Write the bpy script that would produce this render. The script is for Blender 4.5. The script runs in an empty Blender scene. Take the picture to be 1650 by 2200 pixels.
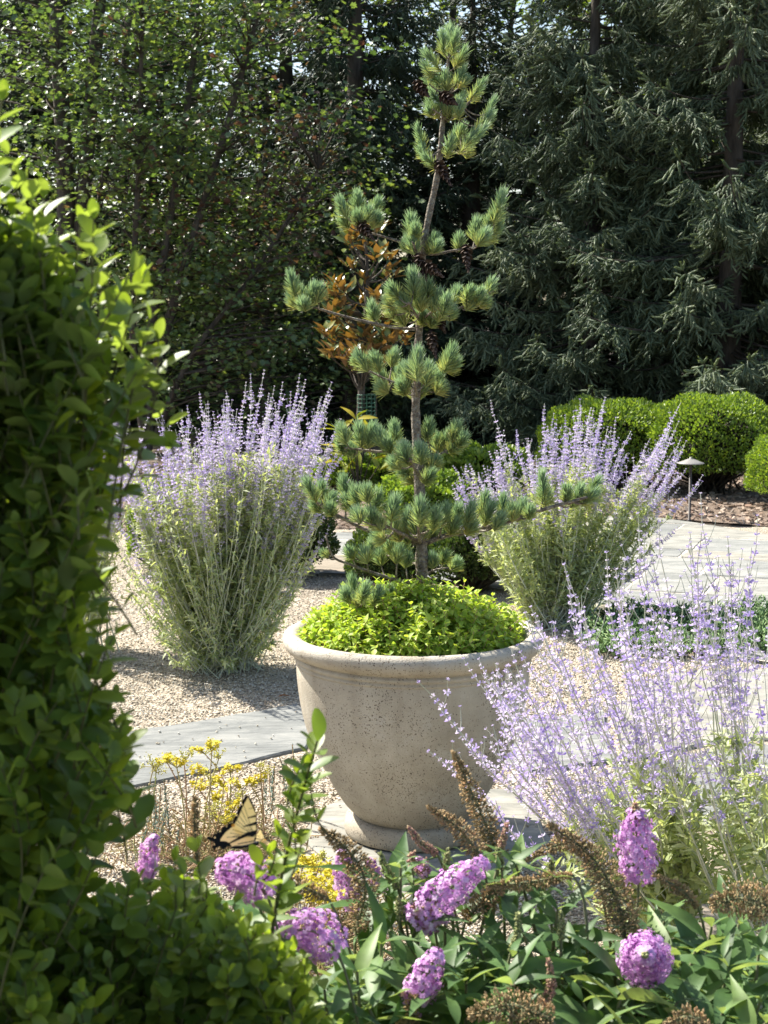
import bpy, math
import numpy as np
from mathutils import Vector

# ------------------------------------------------------------------ camera, light, exposure
S = bpy.context.scene
COL = S.collection
H = 1.6; PITCH = math.radians(7.3); F = 3307.0          # eye height, downward pitch, focal length in photo pixels
cam_d = bpy.data.cameras.new('camera'); cam = bpy.data.objects.new('camera', cam_d); COL.objects.link(cam)
cam.location = (0, 0, H); cam.rotation_euler = (math.pi/2 - PITCH, 0, 0)
cam_d.sensor_fit = 'VERTICAL'; cam_d.sensor_height = 24.0; cam_d.lens = 12.0*F/1100.0
cam_d.clip_start = 0.05; cam_d.clip_end = 600
cam_d.dof.use_dof = True; cam_d.dof.focus_distance = 4.3; cam_d.dof.aperture_fstop = 9.5
S.camera = cam

SUN_AZ = math.radians(-52); SUN_EL = math.radians(47)    # azimuth from +Y towards +X
w = bpy.data.worlds.new('World'); S.world = w; w.use_nodes = True
nt = w.node_tree
sky = nt.nodes.new('ShaderNodeTexSky'); sky.sky_type = 'NISHITA'; sky.sun_disc = False
sky.sun_elevation = SUN_EL; sky.sun_rotation = SUN_AZ % (2*math.pi); sky.air_density = 1.1; sky.dust_density = 2.0
bg = nt.nodes['Background']; bg.inputs['Strength'].default_value = 0.095
nt.links.new(sky.outputs[0], bg.inputs['Color'])
sd = bpy.data.lights.new('sun', 'SUN'); sd.energy = 5.0; sd.angle = math.radians(0.5); sd.color = (1.0, 0.95, 0.86)
sun = bpy.data.objects.new('sun', sd); COL.objects.link(sun)
to_sun = Vector((math.sin(SUN_AZ)*math.cos(SUN_EL), math.cos(SUN_AZ)*math.cos(SUN_EL), math.sin(SUN_EL)))
sun.rotation_euler = to_sun.to_track_quat('Z', 'Y').to_euler(); sun.location = to_sun*30
S.view_settings.view_transform = 'Standard'; S.view_settings.look = 'None'
S.view_settings.exposure = 1.36; S.view_settings.gamma = 1.0
S.render.engine = 'CYCLES'
S.cycles.max_bounces = 7; S.cycles.diffuse_bounces = 4; S.cycles.glossy_bounces = 2; S.cycles.transmission_bounces = 5
S.cycles.use_denoising = True

# ------------------------------------------------------------------ helpers
FW = np.array([0, math.cos(PITCH), -math.sin(PITCH)]); UP = np.array([0, math.sin(PITCH), math.cos(PITCH)])
def ray(u, v):
    return FW + (u-825)/F*np.array([1., 0, 0]) + (1100-v)/F*UP
def P(u, v, Y):                                        # a point seen at photo pixel u, v standing Y metres ahead
    r = ray(u, v); return np.array([0, 0, H]) + r*(Y/r[1])
def G(u, v, z=0.0):                                    # the ground point seen at u, v
    r = ray(u, v); return np.array([0, 0, H]) + r*((z-H)/r[2])

def nrm(a):
    a = np.asarray(a, float); return a/np.maximum(np.linalg.norm(a, axis=-1, keepdims=True), 1e-9)

class Geo:
    def __init__(s):
        s.V = []; s.T = []; s.F = {3: [], 4: []}; s.M = {3: [], 4: []}; s.n = 0
    def add(s, v, f3=None, f4=None, m=0, tint=0.5):
        v = np.asarray(v, np.float32).reshape(-1, 3)
        s.V.append(v)
        t = np.empty(len(v), np.float32); t[:] = tint; s.T.append(t)
        for k, f in ((3, f3), (4, f4)):
            if f is not None and len(f):
                f = np.asarray(f, np.int32).reshape(-1, k) + s.n
                s.F[k].append(f); s.M[k].append(np.full(len(f), m, np.int32) if np.isscalar(m) else np.asarray(m, np.int32))
        s.n += len(v)
    def inst(s, tm, B, T, m=0, tint=None, rng=None, scale=None):
        """Place a template (verts, tris, quads) N times. B: (N,3,3) columns = local axes; T: (N,3)."""
        v, f3, f4 = tm; N = len(T)
        if N == 0: return
        if scale is not None: B = B*np.asarray(scale, float).reshape(-1, 1, 1)
        W = np.einsum('nij,kj->nki', B, v) + np.asarray(T)[:, None, :]
        off = (np.arange(N)*len(v))[:, None, None]
        if tint is None: tint = (rng or np.random.default_rng(1)).random(N)
        tint = np.repeat(np.broadcast_to(tint, (N,)), len(v))
        a3 = (f3[None]+off).reshape(-1, 3) if len(f3) else None
        a4 = (f4[None]+off).reshape(-1, 4) if len(f4) else None
        s.add(W.reshape(-1, 3), a3, a4, m, tint)
    def build(s, name, mats, parent=None, smooth=True, kind=None):
        me = bpy.data.meshes.new(name)
        V = np.concatenate(s.V) if s.V else np.zeros((0, 3), np.float32)
        loops = []; starts = []; mi = []; c = 0
        for k in (3, 4):
            if s.F[k]:
                f = np.concatenate(s.F[k]); loops.append(f.ravel()); starts.append(c+np.arange(len(f))*k); c += f.size
                mi.append(np.concatenate(s.M[k]))
        me.vertices.add(len(V)); me.vertices.foreach_set('co', V.ravel())
        if loops:
            loops = np.concatenate(loops).astype(np.int32); starts = np.concatenate(starts).astype(np.int32); mi = np.concatenate(mi)
            me.loops.add(len(loops)); me.loops.foreach_set('vertex_index', loops)
            me.polygons.add(len(starts)); me.polygons.foreach_set('loop_start', starts)
            me.polygons.foreach_set('material_index', mi.astype(np.int32))
            me.polygons.foreach_set('use_smooth', np.full(len(starts), smooth, bool))
        at = me.attributes.new('tint', 'FLOAT', 'POINT'); at.data.foreach_set('value', np.concatenate(s.T))
        me.update(calc_edges=True)
        for m in (mats if isinstance(mats, (list, tuple)) else [mats]): me.materials.append(m)
        o = bpy.data.objects.new(name, me); COL.objects.link(o)
        if parent is not None:
            o.parent = parent
            pl = Vector(parent.get('_w', (0, 0, 0)))
            o.location = -pl; o['_w'] = (0.0, 0.0, 0.0)
        if kind: o['kind'] = kind
        return o

def thing(name, label, cat, loc=(0, 0, 0), group=None):
    o = bpy.data.objects.new(name, None); COL.objects.link(o); o.empty_display_size = 0.1
    o.location = loc; o['_w'] = tuple(float(x) for x in loc)
    return tag(o, label, cat, group)
def tag(o, label, cat, group=None):
    o['label'] = label; o['category'] = cat
    if group: o['group'] = group
    return o
def dup(root, loc, rotz, scale, label, group=None):       # a copy of a thing with copies of its parts
    r = root.copy(); COL.objects.link(r); r.location = loc; r.rotation_euler = (0, 0, rotz)
    r.scale = scale if hasattr(scale, '__len__') else (scale,)*3
    r['label'] = label
    if group: r['group'] = group
    for ch in list(root.children):
        c = ch.copy(); COL.objects.link(c); c.parent = r
        for g in list(ch.children):
            d = g.copy(); COL.objects.link(d); d.parent = c
    return r

def basis(d, roll=0.0, ref=(0, 0, 1)):
    """Columns x, y=d, z (z leans to ref), rolled about d."""
    d = nrm(d); ref = np.broadcast_to(np.asarray(ref, float), d.shape)
    x = np.cross(d, ref); bad = np.linalg.norm(x, axis=-1) < 1e-3
    x[bad] = (1, 0, 0)
    x = nrm(x); z = np.cross(x, d)
    roll = np.broadcast_to(roll, (len(d),)); c = np.cos(roll)[:, None]; sn = np.sin(roll)[:, None]
    x2 = x*c + z*sn; z2 = z*c - x*sn
    return np.stack([x2, d, z2], axis=-1)

def tubes(g, PP, R, sides=5, m=0, tint=0.5, cap=False):
    PP = np.asarray(PP, float)
    if PP.ndim == 2: PP = PP[None]
    N, k, _ = PP.shape; R = np.broadcast_to(np.asarray(R, float), (N, k))
    t = nrm(np.gradient(PP, axis=1))
    tm = nrm(t.mean(1)); ref = np.where((np.abs(tm[:, 0:1]) > 0.85), np.array([[0.1, 0.2, 1.]]), np.array([[1., .13, .07]]))
    x = nrm(np.cross(t, ref[:, None, :])); y = np.cross(t, x)
    a = np.arange(sides)/sides*2*np.pi
    V = PP[:, :, None, :] + R[:, :, None, None]*(x[:, :, None, :]*np.cos(a)[None, None, :, None] + y[:, :, None, :]*np.sin(a)[None, None, :, None])
    i = np.arange(k-1)[:, None]; j = np.arange(sides)[None]; j2 = (j+1) % sides
    q = np.stack([i*sides+j, i*sides+j2, (i+1)*sides+j2, (i+1)*sides+j], -1).reshape(-1, 4)
    f4 = (q[None] + (np.arange(N)*k*sides)[:, None, None]).reshape(-1, 4)
    tt = tint if np.isscalar(tint) else np.repeat(np.asarray(tint), k*sides)
    f3 = None
    if cap:
        j = np.arange(1, sides-1); z = np.zeros_like(j)
        c0 = np.stack([z, j+1, j], -1); c1 = np.stack([z, j, j+1], -1)+(k-1)*sides
        f3 = (np.concatenate([c0, c1])[None] + (np.arange(N)*k*sides)[:, None, None]).reshape(-1, 3)
    g.add(V.reshape(-1, 3), f3, f4, m, tt)

def bez(a, b, c, k):
    t = np.linspace(0, 1, k)[None, :, None]
    a, b, c = (np.atleast_2d(np.asarray(q, float))[:, None, :] for q in (a, b, c))
    return a*(1-t)**2 + 2*b*t*(1-t) + c*t*t
def spline(pts, n):
    """Catmull-Rom through pts."""
    pts = np.asarray(pts, float)
    q = np.vstack([2*pts[0]-pts[1], pts, 2*pts[-1]-pts[-2]]); out = []
    s = np.linspace(0, len(pts)-1, n)
    for x in s:
        i = min(int(x), len(pts)-2); t = x-i; p0, p1, p2, p3 = q[i:i+4]
        out.append(.5*((2*p1)+(p2-p0)*t+(2*p0-5*p1+4*p2-p3)*t*t+(3*p1-p0-3*p2+p3)*t**3))
    return np.array(out)

def leaf(L, W, prof, fold=0.25, curl=0.15, wave=0.0):
    """A leaf blade along +y: prof = half widths (0..1) at even stations, first and last are points or blunt ends."""
    n = len(prof); v = []; f3 = []; f4 = []
    for i, p in enumerate(prof):
        t = i/(n-1); y = t*L; z = -curl*L*t*t; h = p*W/2
        zz = z + fold*h + wave*W*math.sin(i*2.3)
        v += [(-h, y, zz), (0, y, z), (h, y, zz)]
    for i in range(n-1):
        a = i*3; f4 += [(a, a+1, a+4, a+3), (a+1, a+2, a+5, a+4)]
    return np.array(v), np.zeros((0, 3), int), np.array(f4)

def octa(r, l):                                            # small seed-like body along +y
    v = [(0, 0, 0), (r, l*.45, 0), (0, l*.45, r), (-r, l*.45, 0), (0, l*.45, -r), (0, l, 0)]
    f = [(0, 2, 1), (0, 3, 2), (0, 4, 3), (0, 1, 4), (5, 1, 2), (5, 2, 3), (5, 3, 4), (5, 4, 1)]
    return np.array(v), np.array(f), np.zeros((0, 4), int)
def join(parts):
    v = []; f3 = []; f4 = []; n = 0
    for a, b, c in parts:
        v.append(a)
        if len(b): f3.append(b+n)
        if len(c): f4.append(c+n)
        n += len(a)
    return np.vstack(v), (np.vstack(f3) if f3 else np.zeros((0, 3), int)), (np.vstack(f4) if f4 else np.zeros((0, 4), int))
def xf(tm, M, t=(0, 0, 0)):
    return tm[0]@np.asarray(M).T + np.asarray(t), tm[1], tm[2]

# ------------------------------------------------------------------ materials
def new_mat(name):
    m = bpy.data.materials.new(name); m.use_nodes = True
    n = m.node_tree.nodes; return m, n, m.node_tree.links, n['Principled BSDF']
def ramp(n, l, src, stops):
    r = n.new('ShaderNodeValToRGB'); e = r.color_ramp.elements
    while len(e) < len(stops): e.new(0.5)
    for k, (p, c) in enumerate(stops): e[k].position = p; e[k].color = (*c, 1)
    l.new(src, r.inputs[0]); return r.outputs[0]
def leaf_mat(name, stops, trans=0.35, tcol=None, rough=0.5, spec=0.35, back=None, noise=0.0):
    """stops: colours over the tint attribute; trans: share of light let through; back: colour of the underside."""
    m, n, l, b = new_mat(name)
    a = n.new('ShaderNodeAttribute'); a.attribute_name = 'tint'
    fac = a.outputs['Fac']
    c = ramp(n, l, fac, [(k/(len(stops)-1), s) for k, s in enumerate(stops)])
    if back is not None:
        ge = n.new('ShaderNodeNewGeometry'); mx = n.new('ShaderNodeMix'); mx.data_type = 'RGBA'
        l.new(ge.outputs['Backfacing'], mx.inputs[0]); l.new(c, mx.inputs[6]); mx.inputs[7].default_value = (*back, 1); c = mx.outputs[2]
    if noise:
        tc = n.new('ShaderNodeTexCoord'); no = n.new('ShaderNodeTexNoise'); no.inputs['Scale'].default_value = noise
        l.new(tc.outputs['Object'], no.inputs['Vector'])
        mr = n.new('ShaderNodeMapRange'); mr.inputs[1].default_value = .3; mr.inputs[2].default_value = .7; mr.inputs[3].default_value = .72; mr.inputs[4].default_value = 1.25
        l.new(no.outputs[0], mr.inputs[0])
        hs = n.new('ShaderNodeHueSaturation'); l.new(mr.outputs[0], hs.inputs['Value']); l.new(c, hs.inputs['Color']); c = hs.outputs[0]
    l.new(c, b.inputs['Base Color']); b.inputs['Roughness'].default_value = rough
    b.inputs['Specular IOR Level'].default_value = spec
    if trans > 0:
        tr = n.new('ShaderNodeBsdfTranslucent'); hs = n.new('ShaderNodeMix'); hs.data_type = 'RGBA'; hs.blend_type = 'MULTIPLY'; hs.inputs[0].default_value = 1
        l.new(c, hs.inputs[6]); hs.inputs[7].default_value = (*(tcol or (1.6, 1.5, .6)), 1)
        l.new(hs.outputs[2], tr.inputs['Color'])
        mx = n.new('ShaderNodeMixShader'); mx.inputs[0].default_value = trans
        l.new(b.outputs[0], mx.inputs[1]); l.new(tr.outputs[0], mx.inputs[2])
        l.new(mx.outputs[0], n['Material Output'].inputs[0])
    return m
def noise_mat(name, stops, scale=8, detail=6, rough=0.85, bump=0.0, bscale=None, dist=0.01, stretch=None, spec=0.3):
    m, n, l, b = new_mat(name)
    tc = n.new('ShaderNodeTexCoord'); vec = tc.outputs['Object']
    if stretch:
        mp = n.new('ShaderNodeMapping'); mp.inputs['Scale'].default_value = stretch; l.new(vec, mp.inputs[0]); vec = mp.outputs[0]
    no = n.new('ShaderNodeTexNoise'); no.inputs['Scale'].default_value = scale; no.inputs['Detail'].default_value = detail; no.inputs['Roughness'].default_value = .65
    l.new(vec, no.inputs['Vector'])
    l.new(ramp(n, l, no.outputs[0], stops), b.inputs['Base Color'])
    b.inputs['Roughness'].default_value = rough; b.inputs['Specular IOR Level'].default_value = spec
    if bump:
        n2 = n.new('ShaderNodeTexNoise'); n2.inputs['Scale'].default_value = bscale or scale*4; n2.inputs['Detail'].default_value = 8
        l.new(vec, n2.inputs['Vector'])
        bp = n.new('ShaderNodeBump'); bp.inputs['Strength'].default_value = bump; bp.inputs['Distance'].default_value = dist
        l.new(n2.outputs[0], bp.inputs['Height']); l.new(bp.outputs[0], b.inputs['Normal'])
    return m

def gravel_mat():
    m, n, l, b = new_mat('gravel')
    tc = n.new('ShaderNodeTexCoord')
    vo = n.new('ShaderNodeTexVoronoi'); vo.inputs['Scale'].default_value = 105; l.new(tc.outputs['Object'], vo.inputs['Vector'])
    no = n.new('ShaderNodeTexNoise'); no.inputs['Scale'].default_value = 2.2; no.inputs['Detail'].default_value = 5; l.new(tc.outputs['Object'], no.inputs['Vector'])
    sp = n.new('ShaderNodeSeparateColor'); l.new(vo.outputs['Color'], sp.inputs[0])
    c = ramp(n, l, sp.outputs[0], [(0, (.13, .11, .085)), (.3, (.31, .26, .19)), (.65, (.43, .38, .30)), (1, (.55, .51, .43))])
    mx = n.new('ShaderNodeMix'); mx.data_type = 'RGBA'; mx.blend_type = 'MULTIPLY'; mx.inputs[0].default_value = 1
    l.new(c, mx.inputs[6]); l.new(ramp(n, l, no.outputs[0], [(.3, (.75, .72, .68)), (.7, (1.05, 1, .95))]), mx.inputs[7])
    l.new(mx.outputs[2], b.inputs['Base Color']); b.inputs['Roughness'].default_value = .9
    iv = n.new('ShaderNodeMath'); iv.operation = 'SUBTRACT'; iv.inputs[0].default_value = 1; l.new(vo.outputs['Distance'], iv.inputs[1])
    bp = n.new('ShaderNodeBump'); bp.inputs['Strength'].default_value = 1; bp.inputs['Distance'].default_value = .008
    l.new(iv.outputs[0], bp.inputs['Height']); l.new(bp.outputs[0], b.inputs['Normal'])
    return m
def concrete_mat():
    m, n, l, b = new_mat('cast concrete')
    tc = n.new('ShaderNodeTexCoord'); O = tc.outputs['Object']
    no = n.new('ShaderNodeTexNoise'); no.inputs['Scale'].default_value = 5; no.inputs['Detail'].default_value = 8; no.inputs['Roughness'].default_value = .7; l.new(O, no.inputs['Vector'])
    base = ramp(n, l, no.outputs[0], [(.3, (.345, .308, .245)), (.55, (.445, .402, .33)), (.75, (.52, .485, .415))])
    # streaky vertical weathering
    mp = n.new('ShaderNodeMapping'); mp.inputs['Scale'].default_value = (14, 14, 1.6); l.new(O, mp.inputs[0])
    st = n.new('ShaderNodeTexNoise'); st.inputs['Scale'].default_value = 1; st.inputs['Detail'].default_value = 6; l.new(mp.outputs[0], st.inputs['Vector'])
    mx = n.new('ShaderNodeMix'); mx.data_type = 'RGBA'; mx.blend_type = 'MULTIPLY'; mx.inputs[0].default_value = .8
    l.new(base, mx.inputs[6]); l.new(ramp(n, l, st.outputs[0], [(.3, (.76, .73, .68)), (.5, (.97, .96, .94)), (.66, (1.06, 1.06, 1.05))]), mx.inputs[7])
    col = mx.outputs[2]
    # pits of two sizes, patchy
    pn = n.new('ShaderNodeTexNoise'); pn.inputs['Scale'].default_value = 6; pn.inputs['Detail'].default_value = 3; l.new(O, pn.inputs['Vector'])
    dist = n.new('ShaderNodeTexNoise'); dist.inputs['Scale'].default_value = 60; l.new(O, dist.inputs['Vector'])
    ad = n.new('ShaderNodeVectorMath'); ad.operation = 'MULTIPLY_ADD'; ad.inputs[1].default_value = (.02, .02, .02); l.new(dist.outputs['Color'], ad.inputs[0]); l.new(O, ad.inputs[2])
    masks = []
    for sc, th in ((120, .20), (230, .30)):
        mq = n.new('ShaderNodeMapping'); mq.inputs['Scale'].default_value = (1, 1, .75); l.new(ad.outputs[0], mq.inputs[0])
        vo = n.new('ShaderNodeTexVoronoi'); vo.inputs['Scale'].default_value = sc; l.new(mq.outputs[0], vo.inputs['Vector'])
        sp = n.new('ShaderNodeSeparateColor'); l.new(vo.outputs['Color'], sp.inputs[0])
        # radius of each pit depends on its cell and on the patch noise
        k = n.new('ShaderNodeMath'); k.operation = 'MULTIPLY'; l.new(sp.outputs[0], k.inputs[0]); l.new(pn.outputs[0], k.inputs[1])
        k2 = n.new('ShaderNodeMapRange'); k2.inputs[1].default_value = .17; k2.inputs[2].default_value = .52; k2.inputs[3].default_value = 0; k2.inputs[4].default_value = th*1.25; l.new(k.outputs[0], k2.inputs[0])
        lt = n.new('ShaderNodeMath'); lt.operation = 'LESS_THAN'; l.new(vo.outputs['Distance'], lt.inputs[0]); l.new(k2.outputs[0], lt.inputs[1])
        masks.append(lt.outputs[0])
    mm = n.new('ShaderNodeMath'); mm.operation = 'MAXIMUM'; l.new(masks[0], mm.inputs[0]); l.new(masks[1], mm.inputs[1])
    sx = n.new('ShaderNodeSeparateXYZ'); l.new(O, sx.inputs[0])
    sn = n.new('ShaderNodeTexNoise'); sn.inputs['Scale'].default_value = 9; sn.inputs['Detail'].default_value = 9; l.new(O, sn.inputs['Vector'])
    sa = n.new('ShaderNodeMath'); sa.operation = 'MULTIPLY_ADD'; sa.inputs[1].default_value = .34; l.new(sn.outputs[0], sa.inputs[0]); sb = n.new('ShaderNodeMath'); sb.operation = 'MULTIPLY'; sb.inputs[1].default_value = -1; l.new(sx.outputs[2], sb.inputs[0]); l.new(sb.outputs[0], sa.inputs[2])
    sm = n.new('ShaderNodeMapRange'); sm.inputs[1].default_value = .02; sm.inputs[2].default_value = .14; sm.inputs[4].default_value = .5; l.new(sa.outputs[0], sm.inputs[0])
    ms = n.new('ShaderNodeMix'); ms.data_type = 'RGBA'; l.new(sm.outputs[0], ms.inputs[0]); l.new(col, ms.inputs[6]); ms.inputs[7].default_value = (.27, .215, .145, 1)
    bl = n.new('ShaderNodeTexNoise'); bl.inputs['Scale'].default_value = 3.3; bl.inputs['Detail'].default_value = 10; bl.inputs['Roughness'].default_value = .75; l.new(O, bl.inputs['Vector'])
    bm = n.new('ShaderNodeMapRange'); bm.inputs[1].default_value = .54; bm.inputs[2].default_value = .68; bm.inputs[4].default_value = .55; l.new(bl.outputs[0], bm.inputs[0])
    mb = n.new('ShaderNodeMix'); mb.data_type = 'RGBA'; l.new(bm.outputs[0], mb.inputs[0]); l.new(ms.outputs[2], mb.inputs[6]); mb.inputs[7].default_value = (.56, .545, .50, 1)
    col = mb.outputs[2]
    m2 = n.new('ShaderNodeMix'); m2.data_type = 'RGBA'; l.new(mm.outputs[0], m2.inputs[0]); l.new(col, m2.inputs[6]); m2.inputs[7].default_value = (.13, .105, .08, 1)
    l.new(m2.outputs[2], b.inputs['Base Color']); b.inputs['Roughness'].default_value = .88; b.inputs['Specular IOR Level'].default_value = .25
    fine = n.new('ShaderNodeTexNoise'); fine.inputs['Scale'].default_value = 230; fine.inputs['Detail'].default_value = 5; l.new(O, fine.inputs['Vector'])
    hh = n.new('ShaderNodeMath'); hh.operation = 'MULTIPLY_ADD'; hh.inputs[1].default_value = -1.2; l.new(mm.outputs[0], hh.inputs[0]); l.new(fine.outputs[0], hh.inputs[2])
    bp = n.new('ShaderNodeBump'); bp.inputs['Strength'].default_value = .7; bp.inputs['Distance'].default_value = .0035
    l.new(hh.outputs[0], bp.inputs['Height']); l.new(bp.outputs[0], b.inputs['Normal'])
    return m
def stone_mat():
    m, n, l, b = new_mat('bluestone')
    tc = n.new('ShaderNodeTexCoord'); O = tc.outputs['Object']
    at = n.new('ShaderNodeAttribute'); at.attribute_name = 'tint'
    no = n.new('ShaderNodeTexNoise'); no.inputs['Scale'].default_value = 3.2; no.inputs['Detail'].default_value = 9; no.inputs['Roughness'].default_value = .68; no.inputs['Distortion'].default_value = 1.2
    mp = n.new('ShaderNodeMapping'); mp.inputs['Scale'].default_value = (.7, 1.9, 1); l.new(O, mp.inputs[0]); l.new(mp.outputs[0], no.inputs['Vector'])
    c = ramp(n, l, no.outputs[0], [(.25, (.12, .12, .112)), (.42, (.20, .203, .192)), (.55, (.27, .268, .25)), (.75, (.37, .355, .32))])
    tcol = ramp(n, l, at.outputs['Fac'], [(0, (.74, .76, .77)), (.35, (.95, .96, .95)), (.65, (1.05, 1.03, .97)), (.88, (1.08, .98, .84)), (1, (1.0, .80, .62))])
    mx = n.new('ShaderNodeMix'); mx.data_type = 'RGBA'; mx.blend_type = 'MULTIPLY'; mx.inputs[0].default_value = 1
    l.new(c, mx.inputs[6]); l.new(tcol, mx.inputs[7]); l.new(mx.outputs[2], b.inputs['Base Color'])
    b.inputs['Roughness'].default_value = .85; b.inputs['Specular IOR Level'].default_value = .18
    n2 = n.new('ShaderNodeTexNoise'); n2.inputs['Scale'].default_value = 9; n2.inputs['Detail'].default_value = 10; n2.inputs['Distortion'].default_value = .8; l.new(mp.outputs[0], n2.inputs['Vector'])
    bp = n.new('ShaderNodeBump'); bp.inputs['Strength'].default_value = .95; bp.inputs['Distance'].default_value = .016
    l.new(n2.outputs[0], bp.inputs['Height']); l.new(bp.outputs[0], b.inputs['Normal'])
    return m

M = {}
M['gravel'] = gravel_mat(); M['concrete'] = concrete_mat(); M['stone'] = stone_mat()
M['mulch'] = noise_mat('mulch', [(.3, (.08, .058, .042)), (.5, (.19, .14, .105)), (.7, (.32, .25, .19))], 30, 8, .95, 1, 60, .03)
M['mortar'] = noise_mat('joint sand', [(.3, (.44, .39, .31)), (.7, (.6, .54, .45))], 40, 4, .95)
M['soil'] = noise_mat('soil', [(.3, (.02, .015, .01)), (.7, (.06, .045, .03))], 40, 6, .95, .8)
M['pebble'] = leaf_mat('pebble', [(.16, .135, .105), (.37, .32, .235), (.48, .43, .335), (.60, .56, .48), (.40, .31, .21)], 0, rough=.85, spec=.25)
M['chip'] = leaf_mat('bark chip', [(.12, .085, .06), (.28, .21, .155), (.42, .34, .27), (.22, .145, .105)], 0, rough=.9, spec=.15)
M['pine_bark'] = noise_mat('pine bark', [(.3, (.07, .055, .045)), (.48, (.20, .165, .13)), (.62, (.34, .31, .25)), (.75, (.50, .48, .40))], 55, 8, .95, 1, 120, .02)
M['pine_needle'] = leaf_mat('pine needles', [(.34, .28, .10), (.33, .35, .135), (.255, .325, .165), (.19, .295, .195), (.31, .41, .31)], .36, (1.35, 1.4, .8), .5, .3)
M['cone'] = leaf_mat('cone scales', [(.03, .018, .014), (.075, .045, .032), (.15, .10, .07)], 0, rough=.75, spec=.25)
M['oregano'] = leaf_mat('golden oregano leaves', [(.17, .30, .045), (.32, .45, .07), (.50, .58, .11)], .38, (1.35, 1.35, .5), .5, .3)
M['sage_stem'] = leaf_mat('sage stems', [(.40, .43, .30), (.62, .63, .54)], 0, rough=.8, spec=.2)
M['sage_leaf'] = leaf_mat('sage leaves', [(.27, .34, .15), (.42, .48, .25), (.56, .59, .41)], .38, (1.4, 1.4, .6), .6, .25)
M['sage_flower'] = leaf_mat('sage flowers', [(.34, .26, .56), (.48, .41, .66), (.63, .57, .73), (.70, .67, .71)], .3, (1.15, 1.05, 1.25), .7, .15)
M['box_leaf'] = leaf_mat('boxwood leaves', [(.055, .105, .02), (.105, .17, .03), (.22, .29, .05)], .46, (2.1, 2.1, .6), .42, .4, back=(.15, .20, .07), noise=26)
M['box_stem'] = noise_mat('boxwood stems', [(.3, (.07, .08, .025)), (.7, (.15, .13, .05))], 60, 4, .8)
M['hedge_leaf'] = leaf_mat('hedge leaves', [(.075, .14, .025), (.15, .23, .042), (.28, .36, .07)], .36, (1.6, 1.6, .5), .4, .4)
M['dark_leaf'] = leaf_mat('dark shrub leaves', [(.025, .05, .016), (.05, .085, .025), (.10, .14, .04)], .28, (1.5, 1.5, .5), .4, .4)  # darker than the hedge leaves: the shrubs' shaded side put into the colour
M['twig'] = noise_mat('dark twigs', [(.3, (.025, .02, .014)), (.7, (.06, .05, .035))], 20, 4, .9)
M['bud_leaf'] = leaf_mat('butterfly bush leaves', [(.055, .11, .036), (.09, .165, .052), (.17, .25, .07)], .34, (1.7, 1.8, .5), .48, .32, back=(.20, .25, .17), noise=38)
M['bud_stem'] = noise_mat('butterfly bush stems', [(.3, (.10, .12, .06)), (.7, (.22, .22, .12))], 40, 4, .8)
M['purple'] = leaf_mat('butterfly bush florets', [(.48, .20, .51), (.63, .35, .65), (.75, .51, .76), (.86, .69, .84)], .34, (1.15, .95, 1.15), .6, .2)
M['pinkbud'] = leaf_mat('pink buds', [(.36, .16, .16), (.45, .28, .20), (.50, .42, .22)], .15, (1.2, 1.1, .8), .7, .2)
M['greenbud'] = leaf_mat('green buds', [(.20, .24, .08), (.34, .36, .15), (.42, .42, .22)], .15, (1.2, 1.2, .6), .7, .2)
M['seed'] = leaf_mat('dry seed capsules', [(.20, .15, .075), (.37, .27, .14), (.50, .37, .20), (.48, .28, .14)], .1, (1.3, 1.1, .7), .8, .15)
M['sedum_y'] = leaf_mat('stonecrop flowers', [(.52, .46, .03), (.66, .58, .06), (.46, .48, .12)], .2, (1.3, 1.2, .5), .6, .2)
M['sedum_stem'] = leaf_mat('stonecrop stems', [(.34, .30, .12), (.42, .26, .17), (.30, .34, .13)], .1, (1.2, 1, .6), .7, .2)
M['sedum_b'] = leaf_mat('blue stonecrop leaves', [(.13, .20, .16), (.22, .30, .25)], .15, (1.2, 1.3, .9), .6, .3)
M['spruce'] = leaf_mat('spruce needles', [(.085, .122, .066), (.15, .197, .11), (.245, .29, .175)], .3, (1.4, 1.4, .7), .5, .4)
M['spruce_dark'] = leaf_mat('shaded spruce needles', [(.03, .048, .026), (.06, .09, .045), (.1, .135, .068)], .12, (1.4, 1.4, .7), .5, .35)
M['bark'] = noise_mat('tree bark', [(.3, (.04, .034, .028)), (.7, (.12, .10, .08))], 14, 6, .95, .9, 30, .03, (1, 1, .25))
M['maple'] = leaf_mat('maple leaves', [(.06, .105, .05), (.10, .155, .068), (.15, .21, .085), (.22, .255, .10)], .36, (1.6, 1.7, .55), .35, .5)
M['maple_red'] = leaf_mat('reddening leaves', [(.075, .04, .035), (.12, .07, .055), (.11, .095, .045), (.17, .12, .07)], .35, (1.6, 1.3, .8), .45, .35)
M['oak'] = leaf_mat('far leaves', [(.05, .085, .025), (.09, .13, .035), (.16, .19, .05)], .42, (1.7, 1.8, .5), .4, .4)
M['magnolia'] = leaf_mat('magnolia leaves', [(.05, .10, .03), (.12, .17, .045), (.30, .28, .07), (.25, .15, .06)], .25, (1.4, 1.2, .4), .28, .5, back=(.20, .12, .05))
M['yellowleaf'] = leaf_mat('yellow green broad leaves', [(.12, .18, .03), (.30, .33, .05), (.50, .42, .06)], .35, (1.4, 1.3, .4), .4, .4)
M['juniper'] = leaf_mat('juniper sprays', [(.12, .22, .09), (.22, .34, .13), (.32, .44, .19)], .2, (1.4, 1.5, .8), .55, .3)
M['bronze'] = noise_mat('weathered bronze', [(.3, (.05, .04, .035)), (.7, (.10, .085, .075))], 30, 4, .5)
M['zinc'] = noise_mat('weathered metal shade', [(.3, (.19, .18, .165)), (.7, (.29, .275, .25))], 25, 4, .5)
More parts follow.
